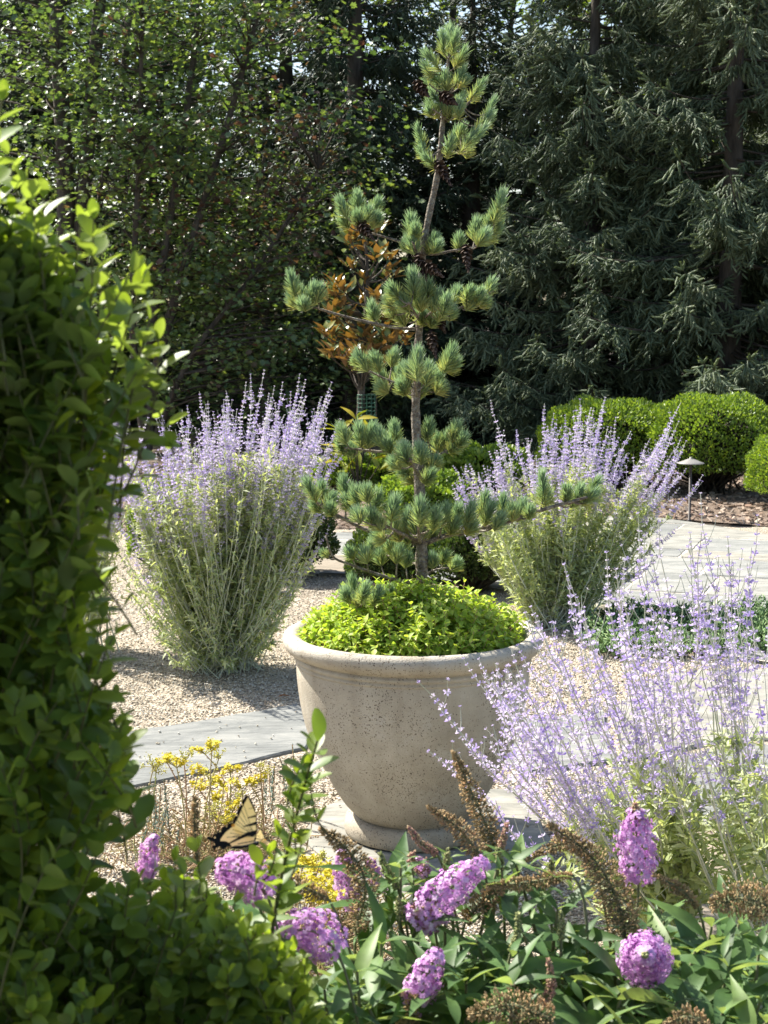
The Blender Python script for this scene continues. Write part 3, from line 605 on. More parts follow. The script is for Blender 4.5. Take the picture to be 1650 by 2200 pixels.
# ------------------------------------------------------------------ russian sage
def whorl_t():
    parts = []
    fl = leaf(1, .55, [.25, .6, 1, .7], .35, .3)
    for k in range(5):
        a = k/5*2*np.pi; c, s_ = math.cos(a), math.sin(a)
        # blade leaning out from the stem axis (+y)
        d = nrm(np.array([[c, .35, s_]])); B = basis(d, .3*k)[0]
        parts.append(xf(fl, B))
    return join(parts)
WH = whorl_t()
def sage(name, label, base, tips, seed, leafy=.62, fl_from=.45, side_n=12, side_len=.16, wh=.0085, wsp=.0135, upcurve=.35, leaf_n=26, leaf_l=.036, stem_r=.0022, group=None, bush=0, lows=None):
    rng = np.random.default_rng(seed); base = np.asarray(base, float)
    root = thing(name, label, 'flowering plant', tuple(base), group)
    lf = leaf(1, .30, [.1, .8, 1, .75, .5, .05], .3, .2, .03)
    gl = Geo(); gs = Geo(); N = len(tips); k = 16
    b0 = base+np.c_[rng.normal(0, .05, (N, 2)), np.zeros(N)]
    tips = np.asarray(tips, float)
    mid = b0*.45+tips*.55
    dv = tips-b0; ln = np.linalg.norm(dv, axis=1)
    mid = mid+np.c_[dv[:, :2]*.12, -ln*.0]*(upcurve/.35)
    C = bez(b0, mid, tips, k)+np.cumsum(rng.normal(0, .0075, (N, k, 3)), axis=1)*np.linspace(0, 1, k)[None, :, None]
    kc = max(3, int(fl_from*(k-1)))
    RR = np.linspace(stem_r*1.3, stem_r*.4, k)
    tubes(gs, C[:, :kc+1], RR[None, :kc+1], 5, tint=rng.random(N))
    if lows is not None:                                   # short leafy stems without flowers
        lw = np.asarray(lows, float); n2 = len(lw); b2 = base+np.c_[rng.normal(0, .07, (n2, 2)), np.zeros(n2)]
        m2 = b2*.5+lw*.5+np.c_[(lw-b2)[:, :2]*.22, np.zeros(n2)]-np.array([0, 0, .0]); C2 = bez(b2, m2, lw, 10)
        tubes(gs, C2, np.linspace(stem_r, stem_r*.35, 10)[None], 4, tint=rng.random(n2)*.6)
        for q in range(34):
            s = rng.uniform(.18, 1, n2); o = b2*((1-s)**2)[:, None]+2*m2*(s*(1-s))[:, None]+lw*(s*s)[:, None]
            dd = nrm(nrm(lw-b2)*.6+rng.normal(0, .6, (n2, 3))+np.array([0, 0, .1]))
            gl.inst(lf, basis(dd, rng.normal(0, .5, n2)), o, 0, rng.random(n2), scale=leaf_l*rng.uniform(.5, 1.05, n2))
    for i in range(N):
        gf = Geo(); c = C[i]; L = ln[i]; sc = np.linspace(0, 1, k)
        tubes(gf, c[None, kc:], RR[None, kc:], 4, 1, tint=rng.random())
        at = lambda s: np.stack([np.interp(s, sc, c[:, j]) for j in range(3)], -1)
        tan = nrm(np.gradient(c, axis=0)); tat = lambda s: nrm(np.stack([np.interp(s, sc, tan[:, j]) for j in range(3)], -1))
        # side shoots
        m = rng.poisson(side_n*L)+2
        s = np.sort(max(fl_from, kc/(k-1))+(.94-fl_from)*rng.random(m)*.98); o = at(s); td = tat(s)
        ph = np.arange(m)*1.57+rng.random()*6.28+np.where(np.arange(m) % 2, np.pi, 0)
        rd = np.stack([np.cos(ph), np.sin(ph), np.zeros(m)], -1)
        d = nrm(td*.6+rd*.55+np.array([0, 0, .55]))
        sl = side_len*(1.15-s*.8)*rng.uniform(.5, 1.2, m)*min(1, L/.8)
        e = o+d*sl[:, None]; q = o*.5+e*.5+rd*(sl*.12)[:, None]
        tubes(gf, bez(o, q, e, 4), np.linspace(stem_r*.55, stem_r*.25, 4)[None], 3, 1, tint=rng.random(m))
        WP = []; WD = []; WS = []
        for j in range(m):
            nn = int(sl[j]*.88/wsp)
            if nn < 1: continue
            tt = np.linspace(.12, 1, nn)
            WP.append(o[j]*(1-tt[:, None])**2+2*q[j]*(tt*(1-tt))[:, None]+e[j]*(tt**2)[:, None]); WD.append(np.repeat(d[j][None], nn, 0)); WS.append(np.interp(tt, [0, .6, 1], [1, 1, .45]))
        nn = max(2, int(L*(1-fl_from-.18)/wsp)); tt = np.linspace(fl_from+.18, 1, nn)
        WP.append(at(tt)); WD.append(tat(tt)); WS.append(np.interp(tt, [0, .85, 1], [1.1, 1.1, .45]))
        WP = np.concatenate(WP); WD = np.concatenate(WD); WS = np.concatenate(WS); n = len(WP)
        keep = rng.random(n) < .88; WP, WD, WS = WP[keep], WD[keep], WS[keep]; n = len(WP)
        gf.inst(WH, basis(nrm(WD+rng.normal(0, .12, (n, 3))), rng.random(n)*6.28), WP, 0, np.clip(rng.random(n)*.8+rng.normal(.18, .1), 0, 1), scale=wh*WS*rng.uniform(.8, 1.2, n))
        gf.build('flower_spike', [M['sage_flower'], M['sage_stem']], root)
        # leaves
        m = int(leaf_n*L/.9*(1+bush)); s = .1+(leafy-.1)*rng.random(m)**.8
        o = at(s); ph = rng.random(m)*6.28; rd = np.stack([np.cos(ph), np.sin(ph), np.zeros(m)], -1)
        # short leafy twigs
        tl = rng.uniform(.02, .12, m)*(1-s); d = nrm(rd*.8+np.array([0, 0, .7])); e = o+d*tl[:, None]
        tubes(gs, np.stack([o, e], 1), np.array([[stem_r*.5, stem_r*.3]]), 3, tint=.3)
        for f in (.35, .7, 1.0):
            for sg in (-1, 1):
                pr = nrm(np.cross(d, nrm(rng.normal(size=(m, 3)))))*sg
                dd = nrm(d*.7+pr*.8+np.array([0, 0, .15]))
                sz = leaf_l*rng.uniform(.5, 1.1, m)*(1.15-s*.55)
                gl.inst(lf, basis(dd, rng.normal(0, .5, m)), o+(e-o)*f, 0, rng.random(m), scale=sz)
    gs.build('stems', M['sage_stem'], root); gl.build('foliage', M['sage_leaf'], root)
    return root
def fan(rng, n, box, Y, vtop, spread_y):
    """Tips of a bush: u over box, v down from the outline vtop(u)."""
    out = []
    for _ in range(n):
        u = rng.uniform(*box); v = vtop(u)+abs(rng.normal(0, 1))*spread_y[1]
        out.append(P(u, v, Y+rng.uniform(-1, 1)*spread_y[0]))
    return out
def all_sages():
    rng = np.random.default_rng(5)
    tops = lambda xs, ys: (lambda u: np.interp(u, xs, ys))
    L = fan(rng, 88, (262, 725), 6.85, tops([255, 300, 380, 440, 500, 570, 640, 700, 730], [960, 900, 870, 870, 825, 815, 840, 830, 930]), (.42, 75))
    L += [P(u, v, 6.8+.2*math.sin(u)) for u, v in ((520, 808), (565, 815), (690, 812), (645, 830), (610, 835), (450, 845), (385, 870), (700, 860), (716, 900), (708, 930), (718, 1010), (728, 965), (708, 1085), (692, 1165), (275, 1030), (258, 1100), (262, 1190), (300, 1010), (660, 1240), (640, 1010), (330, 990))]
    low = lambda n, vs, u0, u1, Y: [P(rng.uniform(np.interp(v, vs, u0), np.interp(v, vs, u1)), v, Y+rng.uniform(-.4, .4)) for v in rng.uniform(vs[0], vs[-1], n)]
    LW = low(240, [940, 1200, 1300, 1420], [255, 240, 285, 370], [715, 690, 650, 570], 6.8)
    sage('russian_sage', 'full lavender Russian sage left of the planter with gravel at its foot', G(480, 1435), L, 31, .72, .45, 13, .15, .0105, .017, leaf_n=38, group='Russian sage plants', stem_r=.0026, bush=.35, leaf_l=.04, lows=LW)
    # a second plant further left, seen through the boxwood
    L = fan(rng, 40, (40, 290), 7.4, tops([40, 150, 230, 300], [860, 800, 830, 900]), (.4, 80))
    sage('russian_sage', 'Russian sage glimpsed through the tall boxwood leaves at far left', G(190, 1405), L, 32, .6, .45, 12, .15, .0105, .018, leaf_n=26, group='Russian sage plants', stem_r=.0026)
    L = fan(rng, 72, (975, 1480), 8.1, tops([960, 1000, 1050, 1100, 1170, 1200, 1290, 1340, 1400, 1445, 1490], [1000, 985, 960, 900, 930, 900, 870, 920, 960, 890, 985]), (.45, 55))
    L += [P(u, v, 8.0) for u, v in ((1080, 858), (1290, 848), (1447, 862), (1200, 868), (1170, 880), (1248, 870), (1480, 950), (1440, 915), (1495, 1015), (1472, 1065), (1445, 1135), (980, 1050), (985, 1115), (1420, 1190), (1010, 1170))]
    sage('russian_sage', 'Russian sage behind the planter rim with long spikes before the hedge', G(1190, 1345), L, 33, .68, .5, 12, .15, .0115, .018, leaf_n=30, group='Russian sage plants', stem_r=.0028, bush=.3, leaf_l=.042, lows=low(170, [1010, 1200, 1270, 1330], [1000, 1020, 1060, 1120], [1400, 1400, 1350, 1280], 8.05))
    # the near plants, leaning in from the right
    vt = tops([920, 1000, 1100, 1180, 1250, 1400, 1500, 1560, 1660, 1760], [1470, 1400, 1340, 1260, 1190, 1130, 1090, 1080, 1110, 1150])
    L = fan(rng, 31, (1000, 1480), 3.35, vt, (.35, 170))
    L += [P(u, v, 3.2) for u, v in ((925, 1455), (935, 1600), (1010, 1408), (1050, 1440), (1108, 1370), (1150, 1300), (960, 1530), (1040, 1560), (1080, 1480), (1150, 1420), (1120, 1500), (1200, 1330))]
    sage('russian_sage', 'nearest Russian sage leaning left across the right side of the planter', G(1480, 2035), L, 34, .45, .34, 8.5, .17, .0098, .0225, leaf_n=9, group='Russian sage plants', stem_r=.0025, upcurve=.3, leaf_l=.045, bush=.5)
    L = fan(rng, 24, (1330, 1760), 3.3, vt, (.35, 170))
    sage('russian_sage', 'sparse upright Russian sage at the right edge in front of the flagstones', G(1650, 2075), L, 35, .5, .42, 6, .15, .0092, .025, leaf_n=10, group='Russian sage plants', stem_r=.0022, leaf_l=.045)
all_sages()

# ------------------------------------------------------------------ near boxwood at left
BOXLEAF = leaf(1, .56, [.15, .62, .90, 1, .93, .70, .26], .30, .12)
def box_shoots(gl, gs, tips, lens, rng, leafL=.026, lean=None, tone=.5):
    """Boxwood shoots with crossed leaf pairs; the youngest pairs at the tip stand up."""
    tips = np.asarray(tips, float); N = len(tips); k = 8
    if lean is None: lean = nrm(np.c_[rng.normal(0, .28, (N, 2)), np.ones(N)])
    base = tips-lean*np.asarray(lens)[:, None]
    mid = .5*(base+tips)+rng.normal(0, .012, (N, 3))
    C = bez(base, mid, tips, k); tubes(gs, C, np.linspace(.0012, .0007, k)[None], 5)
    nmax = int(np.max(lens)/.0165)
    ph0 = rng.random(N)*6.28
    for j in range(nmax):
        s = 1-j*.0165/np.asarray(lens); ok = s > .03
        if not ok.any(): break
        s = s[ok]; a, b, c = base[ok], mid[ok], tips[ok]; n = len(s)
        p = a*((1-s)**2)[:, None]+2*b*(s*(1-s))[:, None]+c*(s*s)[:, None]
        d = nrm((b-a)*(1-s)[:, None]+(c-b)*s[:, None])
        for sg in (0, np.pi):
            B1 = basis(d, ph0[ok]+j*1.57+sg); side = B1[:, :, 0]
            up = .95 if j == 0 else max(.35, .8-.09*j)
            dd = nrm(side*(.35 if j == 0 else .75)+d*up+rng.normal(0, .15, (n, 3)))
            sz = leafL*rng.uniform(.66, 1.18, n)*(.62 if j == 0 else .85 if j == 1 else 1)
            keep = rng.random(n) < (1 if j < 5 else .8)
            tn = np.clip(tone+.35-j*.05+rng.normal(0, .15, n), 0, 1)
            # the upper face of the leaf looks along the shoot's tip
            Bl = basis(dd, rng.normal(0, .3, n), d)
            gl.inst(BOXLEAF, Bl[keep], p[keep], 0, tn[keep], scale=sz[keep])
def boxwoods():
    rng = np.random.default_rng(17)
    root = thing('boxwood_shrub', 'tall loose boxwood close by at the left edge, lit through at its top', 'shrub', (-.56, 1.6, 0), 'near boxwoods')
    gl = Geo(); gs = Geo(); tips = []; lens = []; ln = []
    # outline shoots
    for (u, v, Y, l) in ((8, 215, 1.32, .2), (-40, 330, 1.4, .2), (20, 330, 1.42, .2), (62, 400, 1.30, .2), (98, 425, 1.34, .22), (60, 520, 1.4, .2), (150, 560, 1.38, .2), (205, 470, 1.30, .24), (178, 480, 1.36, .2), (225, 540, 1.42, .2),
                         (285, 585, 1.30, .24), (312, 600, 1.38, .2), (262, 640, 1.4, .2), (345, 690, 1.32, .22), (330, 745, 1.36, .2), (365, 730, 1.40, .2), (318, 800, 1.3, .2), (345, 770, 1.42, .2), (305, 860, 1.36, .2), (290, 930, 1.34, .18), (318, 985, 1.38, .18),
                         (262, 1010, 1.4, .18), (275, 1060, 1.3, .18), (262, 1170, 1.33, .18), (262, 1255, 1.36, .18), (300, 1330, 1.34, .16), (325, 1365, 1.3, .16), (315, 1430, 1.38, .16), (322, 1500, 1.33, .14), (342, 1560, 1.35, .14), (320, 1640, 1.32, .14), (312, 1700, 1.36, .14), (300, 1790, 1.34, .14), (280, 1000, 1.34, .2), (250, 900, 1.38, .2)):
        tips.append(P(u-4 if v < 650 else u-25 if v < 850 else u-80, v, Y)); lens.append(l*.85)
        ln.append(nrm(np.array([rng.normal(.05 if v < 560 else .42, .1), rng.normal(-.1, .12), 1.])))
    # filled body
    edge = lambda v: np.interp(v, [200, 330, 420, 480, 590, 700, 800, 900, 1000, 1100, 1250, 1350, 1500, 1600, 1800, 2300], [-60, -30, 0, 60, 160, 225, 205, 172, 165, 145, 142, 172, 190, 188, 172, 190])
    for _ in range(980):
        v = 2350-1950*rng.random()**1.15; Y = 1.30+np.interp(v, [500, 1300], [.12, .28])*rng.random()**1.1
        e = edge(v)-10; u = e-(e+np.interp(v, [900, 1500], [230, 560]))*rng.random()**1.2
        # rounded plant: the back is kept inside the outline too
        tips.append(P(u, v+(Y-1.32)*160*max(0, (900-v)/700), Y)); lens.append(rng.uniform(.07, .15))
        ln.append(nrm(np.array([rng.normal(.04, .26), rng.normal(np.interp(v, [700, 1300], [-.1, -.55]), .3), 1.])))
    for _ in range(330):                                   # unseen shoots left of the frame, added to shade the low boxwood
        tips.append(np.array([rng.uniform(-.9, -.52), rng.uniform(1.6, 1.92), rng.uniform(.75, 1.62)])); lens.append(rng.uniform(.08, .16)); ln.append(nrm(np.array([rng.normal(0, .3), rng.normal(0, .3), 1.])))
    box_shoots(gl, gs, tips, lens, rng, .0295, np.array(ln))
    # main stems from the ground
    for _ in range(8):
        e = P(rng.uniform(-250, 150), rng.uniform(900, 1500), rng.uniform(1.55, 1.66)); b = np.array([-.56+rng.normal(0, .10), 1.6+rng.normal(0, .05), 0])
        tubes(gs, bez(b, np.array([e[0], e[1], e[2]*.4]), e, 14), np.linspace(.006, .002, 14)[None], 6)
    gs.build('stems', M['box_stem'], root); gl.build('foliage', M['box_leaf'], root)
    # lower plant along the bottom edge
    root = thing('boxwood_shrub', 'low boxwood at the bottom left with one tall shoot rising before the planter', 'shrub', tuple(P(430, 2500, 1.6)*np.array([1, 1, 0])), 'near boxwoods')
    gl = Geo(); gs = Geo(); tips = []; lens = []; ln = []
    for (u, v, Y) in ((330, 1875, 1.5), (375, 1850, 1.52), (395, 1880, 1.48), (300, 1890, 1.45), (430, 1900, 1.5), (460, 1950, 1.52), (505, 1940, 1.5), (545, 2010, 1.5), (585, 1985, 1.55), (625, 2050, 1.5), (655, 2075, 1.52), (600, 2080, 1.48), (640, 2140, 1.5), (560, 2100, 1.45), (500, 2040, 1.45), (440, 2000, 1.45), (250, 1960, 1.42), (660, 2190, 1.5), (420, 1830, 1.55)):
        tips.append(P(u, v, Y)); lens.append(.13); ln.append(nrm(np.array([rng.normal(.12, .1), rng.normal(0, .12), 1.])))
    top = lambda u: np.interp(u, [60, 250, 330, 420, 500, 600, 660, 700], [1960, 1890, 1850, 1860, 1940, 2010, 2075, 2240])
    for _ in range(420):
        u = rng.uniform(60, 660); v = top(u)+25+(2380-top(u))*rng.random()**1.1; Y = 1.38+.30*rng.random()
        tips.append(P(u, v, Y)); lens.append(rng.uniform(.09, .16)); ln.append(nrm(np.array([rng.normal(.08, .22), rng.normal(-.5, .25), 1.])))
    box_shoots(gl, gs, tips, lens, rng, .028, np.array(ln))
    # the tall shoot
    pp = spline([P(585, 2000, 1.55), P(598, 1920, 1.55), P(612, 1850, 1.55), P(640, 1740, 1.54), P(662, 1660, 1.53), P(682, 1592, 1.52)], 26)
    tubes(gs, pp[None], np.linspace(.0025, .0012, 26)[None], 6)
    tl = []
    for i in range(2, 26):
        d = nrm(pp[min(i+1, 25)]-pp[i-1])
        for sg in (0, np.pi):
            if rng.random() < .12: continue
            B1 = basis(d[None], i*1.57+.6+sg); up = .9 if i > 23 else .55
            dd = nrm(B1[:, :, 0]*.8+d*up+rng.normal(0, .12, (1, 3)))
            gl.inst(BOXLEAF, basis(dd, rng.normal(0, .3, 1), d), pp[i][None], 0, np.array([np.clip(.55+rng.normal(0, .2), 0, 1)]), scale=np.array([.031*rng.uniform(.75, 1.15)]))
    for (u, v, l) in ((598, 1795, .05), (630, 1735, .05), (668, 1690, .05), (575, 1830, .05), (640, 1800, .04), (655, 1640, .05)):
        box_shoots(gl, gs, [P(u, v, 1.53)], [l], rng, .025, nrm(np.array([[rng.normal(0, .3), 0, 1.]])), .6)
    for _ in range(12):
        e = P(rng.uniform(120, 640), rng.uniform(2050, 2250), rng.uniform(1.42, 1.7)); b = P(430, 2500, 1.6)*np.array([1, 1, 0])+np.r_[rng.normal(0, .06, 2), 0]
        tubes(gs, bez(b, np.array([e[0], e[1], e[2]*.4]), e, 12), np.linspace(.006, .002, 12)[None], 6)
    gs.build('stems', M['box_stem'], root); gl.build('foliage', M['box_leaf'], root)
boxwoods()

# ------------------------------------------------------------------ butterfly bush with its flower heads
def floret():
    pt = leaf(1, .85, [.4, .95, 1, .6], .2, .25); parts = []
    for k in range(4):
        a = k*math.pi/2; d = nrm(np.array([[math.cos(a), .25, math.sin(a)]])); B = basis(d, 0, (0, 1, 0))[0]
        parts.append(xf((pt[0]*.55, pt[1], pt[2]), B, (0, .75, 0)))
    parts.append(xf(octa(.16, .85), np.eye(3)))
    return join(parts)
FLO = floret()
def spike(g, pts, width, kind, rng, taper=(.55, 1, .9, .35), dens=1.0, Ys=None):
    """A flower head or seed head along the curve pts (world), width in metres."""
    ax = spline(pts, 40); seg = np.linalg.norm(np.diff(ax, axis=0), axis=1); L = seg.sum(); tan = nrm(np.gradient(ax, axis=0))
    area = L*width*3.14
    if kind == 'purple': sz, n = .0064, int(dens*area/(.0054**2))
    elif kind == 'seed': sz, n = .0058, int(dens*area/(.0044**2))
    else: sz, n = .0046, int(dens*area/(.0036**2))
    s = rng.random(n); cc = np.linspace(0, 1, 40)
    at = lambda A: np.stack([np.interp(s, cc, A[:, j]) for j in range(3)], -1)
    p = at(ax); t = nrm(at(tan)); r = width/2*np.interp(s, np.linspace(0, 1, len(taper)), taper)
    B0 = basis(t, 0, (.3, .1, 1)); ph = rng.random(n)*6.28
    rd = B0[:, :, 0]*np.cos(ph)[:, None]+B0[:, :, 2]*np.sin(ph)[:, None]
    rr = r-sz*.9
    clump = 1+(.30 if kind == 'seed' else .26)*np.sin(s*L/.015*6.28+np.sin(ph*2+s*9)*1.5)*np.cos(ph*3+s*20)+rng.normal(0, .14 if kind == 'seed' else .07, n)
    dep = np.maximum(.0008, rr*clump*(1-.35*rng.random(n)**2)-(.003 if kind == 'seed' else 0))
    d = nrm(rd+t*(.25 if kind != 'purple' else .12)+rng.normal(0, .22, (n, 3)))
    end = np.where(s > .93, 1.2, 0)[:, None]; d = nrm(d+t*end)
    m = {'purple': 0, 'seed': 1, 'green': 2, 'pink': 3}[kind]
    tm = FLO if kind == 'purple' else octa(.24, 1) if kind == 'seed' else octa(.42, 1)
    tn = np.clip(rng.normal(.5, .24, n), 0, 1)
    if kind == 'seed': tn = np.clip(rng.normal(.45, .25, n)+.3*np.sin(s*3+ph), 0, 1)
    g.inst(tm, basis(d, rng.random(n)*6.28), p+rd*dep[:, None], m, tn, scale=sz*rng.uniform(.75, 1.2, n))
    tubes(g, ax[None], np.linspace(.0024, .0012, 40)[None], 5, 4)
    if kind == 'seed':                                     # fine stalks between the capsules
        q = rng.integers(0, n, n//3); tubes(g, np.stack([p[q], p[q]+rd[q]*dep[q][:, None]], 1), np.array([[.0007, .0005]]), 3, 4)
    return ax
def butterfly_bush():
    rng = np.random.default_rng(23); c = np.array([.22, 2.0, 0])
    root = thing('butterfly_bush', 'butterfly bush across the bottom with violet flower heads, brown seed heads and pointed leaves', 'shrub', tuple(c))
    MS = [M['purple'], M['seed'], M['greenbud'], M['pinkbud'], M['bud_stem']]
    gl = Geo(); gs = Geo()
    ends = []
    def head(kind, pxs, wpx, Y, name, taper=(.55, 1, .9, .35), Y2=None, cap=None, dens=1.0):
        Y2 = Y if Y2 is None else Y2; k = len(pxs)
        pts = [P(u, v, Y+(Y2-Y)*i/(k-1)) for i, (u, v) in enumerate(pxs)]
        g = Geo(); ax = spike(g, pts, wpx*Y*1.03/F, kind, rng, taper, dens)
        if cap:                                            # bud tip or spent base on the same head
            kk, a, b, wf = cap
            a_, b_ = ax[int(a*39)], ax[min(39, int(b*39))] + (nrm(ax[39]-ax[36])*.012 if b >= 1 else 0)
            spike(g, [a_, .5*(a_+b_), b_], wpx*wf*Y*1.03/F, kk, rng, (.9, .8, .3) if b >= 1 else (.5, .9, 1))
        g.build(name, MS, root, smooth=(kind == 'purple')); ends.append((pts[0], nrm(pts[0]-pts[1])))
    # violet heads, stalk end first
    head('purple', ((1372, 1895), (1368, 1820), (1366, 1745)), 86, 2.15, 'flower_head', (.8, 1, .95, .45), cap=('pink', .9, 1.0, .4))
    head('purple', ((895, 1985), (950, 1925), (1040, 1852)), 84, 2.0, 'flower_head', (.9, 1.1, .95, .5), cap=('pink', .0, .35, .9))
    head('purple', ((575, 1925), (535, 1880), (470, 1868)), 92, 1.75, 'flower_head', (.8, 1.1, 1.0, .6))
    head('purple', ((725, 2045), (670, 2000), (598, 2005)), 96, 1.8, 'flower_head', (.8, 1.15, 1.0, .55))
    head('purple', ((880, 2165), (910, 2110), (940, 2048)), 76, 1.85, 'flower_head', (.8, 1, .95, .5))
    head('purple', ((1386, 2066), (1386, 2060), (1386, 2052)), 104, 1.93, 'flower_head', (.9, 1.05, 1.0, .8, .3), Y2=1.80, cap=('green', .8, 1.0, .22), dens=1.5)
    head('purple', ((318, 1885), (318, 1840), (332, 1800)), 52, 1.9, 'flower_head')
    head('purple', ((760, 1955), (742, 1890), (735, 1830)), 58, 2.12, 'flower_head')
    head('purple', ((825, 1915), (805, 1880), (795, 1850)), 40, 2.14, 'flower_head')
    head('purple', ((915, 1882), (905, 1862), (900, 1848)), 40, 2.1, 'flower_head', cap=('pink', 0, .8, 1.0))
    # dry brown heads
    head('seed', ((1072, 1845), (1030, 1740), (975, 1618)), 62, 2.2, 'seed_head', (.8, 1.1, .9, .4))
    head('seed', ((1030, 1835), (985, 1780), (922, 1735)), 54, 2.08, 'seed_head', (1, 1.1, .9, .4))
    head('seed', ((765, 2000), (785, 1900), (750, 1830), (690, 1782)), 66, 2.0, 'seed_head', (.9, 1.15, 1, .4))
    head('seed', ((1345, 2020), (1325, 1930), (1270, 1840), (1180, 1772)), 76, 2.05, 'seed_head', (1.1, 1.2, .9, .4))
    head('seed', ((1270, 1850), (1215, 1812), (1130, 1848)), 46, 2.1, 'seed_head')
    head('seed', ((1230, 1880), (1140, 1895), (1050, 1905)), 52, 2.02, 'seed_head')
    head('seed', ((1660, 1950), (1600, 1930), (1530, 1945)), 92, 1.98, 'seed_head', (1, 1, .9, .5))
    head('seed', ((1500, 1950), (1460, 1910), (1405, 1880)), 44, 2.1, 'seed_head')
    head('seed', ((1185, 2190), (1100, 2160), (1010, 2180)), 84, 1.78, 'seed_head', (.9, 1.1, 1, .5))
    head('seed', ((865, 2240), (878, 2190), (888, 2140)), 64, 1.83, 'seed_head', (1, 1, .9, .6))
    head('seed', ((1530, 2215), (1480, 2185), (1430, 2200)), 66, 1.75, 'seed_head')
    head('seed', ((425, 1850), (418, 1780), (420, 1715)), 40, 1.95, 'seed_head')
    head('seed', ((705, 1930), (650, 1905), (595, 1880)), 54, 1.98, 'seed_head')
    head('seed', ((1000, 1980), (1040, 1935), (1085, 1905)), 70, 2.06, 'seed_head')
    head('seed', ((640, 2235), (655, 2190), (672, 2150)), 40, 1.8, 'seed_head')
    # young bud spikes
    for pxs, w, Y, kd in ((((855, 1910), (830, 1870), (817, 1835)), 26, 2.05, 'green'), (((1098, 2045), (1112, 2010), (1113, 1965)), 24, 1.92, 'green'), (((1160, 2165), (1185, 2120), (1178, 2062)), 28, 1.85, 'pink'),
                          (((958, 1880), (960, 1850), (962, 1825)), 20, 2.06, 'green'), (((1075, 1830), (1082, 1800), (1090, 1770)), 22, 2.12, 'pink'), (((940, 1835), (905, 1812), (878, 1778)), 24, 2.08, 'pink'), (((858, 1975), (857, 1950), (855, 1930)), 22, 2.0, 'green'),
                          (((886, 1862), (884, 1845), (888, 1830)), 24, 2.08, 'pink'), (((1078, 1870), (1073, 1845), (1070, 1825)), 22, 2.1, 'green'), (((1205, 2020), (1207, 1990), (1205, 1960)), 22, 1.98, 'green'), (((1182, 1880), (1185, 1862), (1184, 1850)), 18, 2.1, 'green')):
        head(kd, pxs, w, Y, 'bud_spike', (.8, 1, .8, .3))
    # stems to every head
    for p, d in ends:
        q = p+d*.05+np.array([0, 0, -.05]); b = c+np.r_[rng.normal(0, .10, 2)+np.clip((p[:2]-c[:2])*.35, -.25, .25), 0]
        tubes(gs, bez(p, q, .4*b+.6*q+np.array([0, 0, -.08]), 10), np.linspace(.0018, .003, 10)[None], 6)
        tubes(gs, bez(.4*b+.6*q+np.array([0, 0, -.08]), .7*b+.3*q, b, 8), np.linspace(.003, .006, 8)[None], 6)
    # leaves: rosettes at shoot ends and along stems
    lf = leaf(1, .27, [.06, .55, .92, 1, .86, .6, .32, .03], .32, .35, .02)
    def rosette(p, axd, n, l0, spread=1.0, tone=.45):
        for j in range(n):
            ph = j*1.57+rng.normal(0, .25)
            for sg in (0, np.pi):
                B = basis(axd[None], ph+sg+.4); dd = nrm(B[:, :, 0]*spread+axd*(.55 if j else .9)+rng.normal(0, .18, (1, 3)))
                l = l0*rng.uniform(.7, 1.15)*(.5 if j == 0 else .85 if j == 1 else 1)
                gl.inst(lf, basis(dd, rng.normal(0, .35, 1)), (p-axd*j*.022)[None], 0, np.array([np.clip(tone+rng.normal(0, .2)-(.04*j), 0, 1)]), scale=np.array([l]))
    seeds = [(1384, 2165, 2.0), (1180, 2110, 1.9), (1020, 2030, 1.95), (820, 2010, 1.92), (900, 1950, 2.0), (1500, 2040, 1.95), (1300, 2050, 2.02), (1110, 1985, 1.98), (760, 2080, 1.85), (700, 2120, 1.83), (930, 2130, 1.88), (1250, 2150, 1.88), (1560, 2080, 1.92), (1450, 2150, 1.85), (1620, 2140, 1.88),
             (620, 1960, 1.85), (560, 1960, 1.8), (860, 1870, 2.05), (960, 1860, 2.08), (1100, 1850, 2.1), (1200, 1960, 2.05), (1420, 1980, 2.08), (1540, 1990, 2.05), (1630, 2040, 2.0), (820, 1920, 2.04), (1075, 1860, 2.1), (1000, 2120, 1.85), (1100, 2120, 1.84), (1340, 2130, 1.88), (800, 2160, 1.82), (720, 2200, 1.8), (980, 2200, 1.78), (1250, 2200, 1.8), (1380, 2210, 1.8), (1550, 2180, 1.82), (1650, 2200, 1.8), (500, 1960, 1.8), (870, 2060, 1.9), (1600, 1980, 2.05)]
    for (u, v, Y) in seeds:
        p = P(u+rng.normal(0, 8), v+rng.normal(0, 8), Y); ad = nrm(np.array([rng.normal(0, .25)+(u-1050)/3200, rng.normal(-.25, .2), 1.]))
        rosette(p, ad, int(rng.integers(3, 6)), .108)
        b = c+np.r_[rng.normal(0, .10, 2)+np.clip((p[:2]-c[:2])*.35, -.25, .25), 0]
        tubes(gs, bez(p, p*.6+b*.4+np.array([0, 0, .1]), b, 12), np.linspace(.002, .006, 12)[None], 6)
    for _ in range(300):                                   # inner and lower leaves
        u = rng.uniform(600, 1750); v = np.interp(u, [600, 900, 1200, 1700], [2120, 2080, 2050, 2080])+rng.uniform(-30, 330); Y = rng.uniform(1.85, 2.4)
        rosette(P(u, v, Y), nrm(np.array([rng.normal(0, .4), rng.normal(-.2, .4), 1.])), 3, .11, 1.0, .35)
    for _ in range(36):                                    # small pale new leaves near the flower tips
        u = rng.uniform(830, 1250); v = rng.uniform(1830, 2000); Y = rng.uniform(2.0, 2.15)
        rosette(P(u, v, Y), nrm(np.array([rng.normal(0, .3), rng.normal(-.1, .3), 1.])), 2, .042, .8, .85)
    gs.build('stems', M['bud_stem'], root); gl.build('foliage', M['bud_leaf'], root)
butterfly_bush()

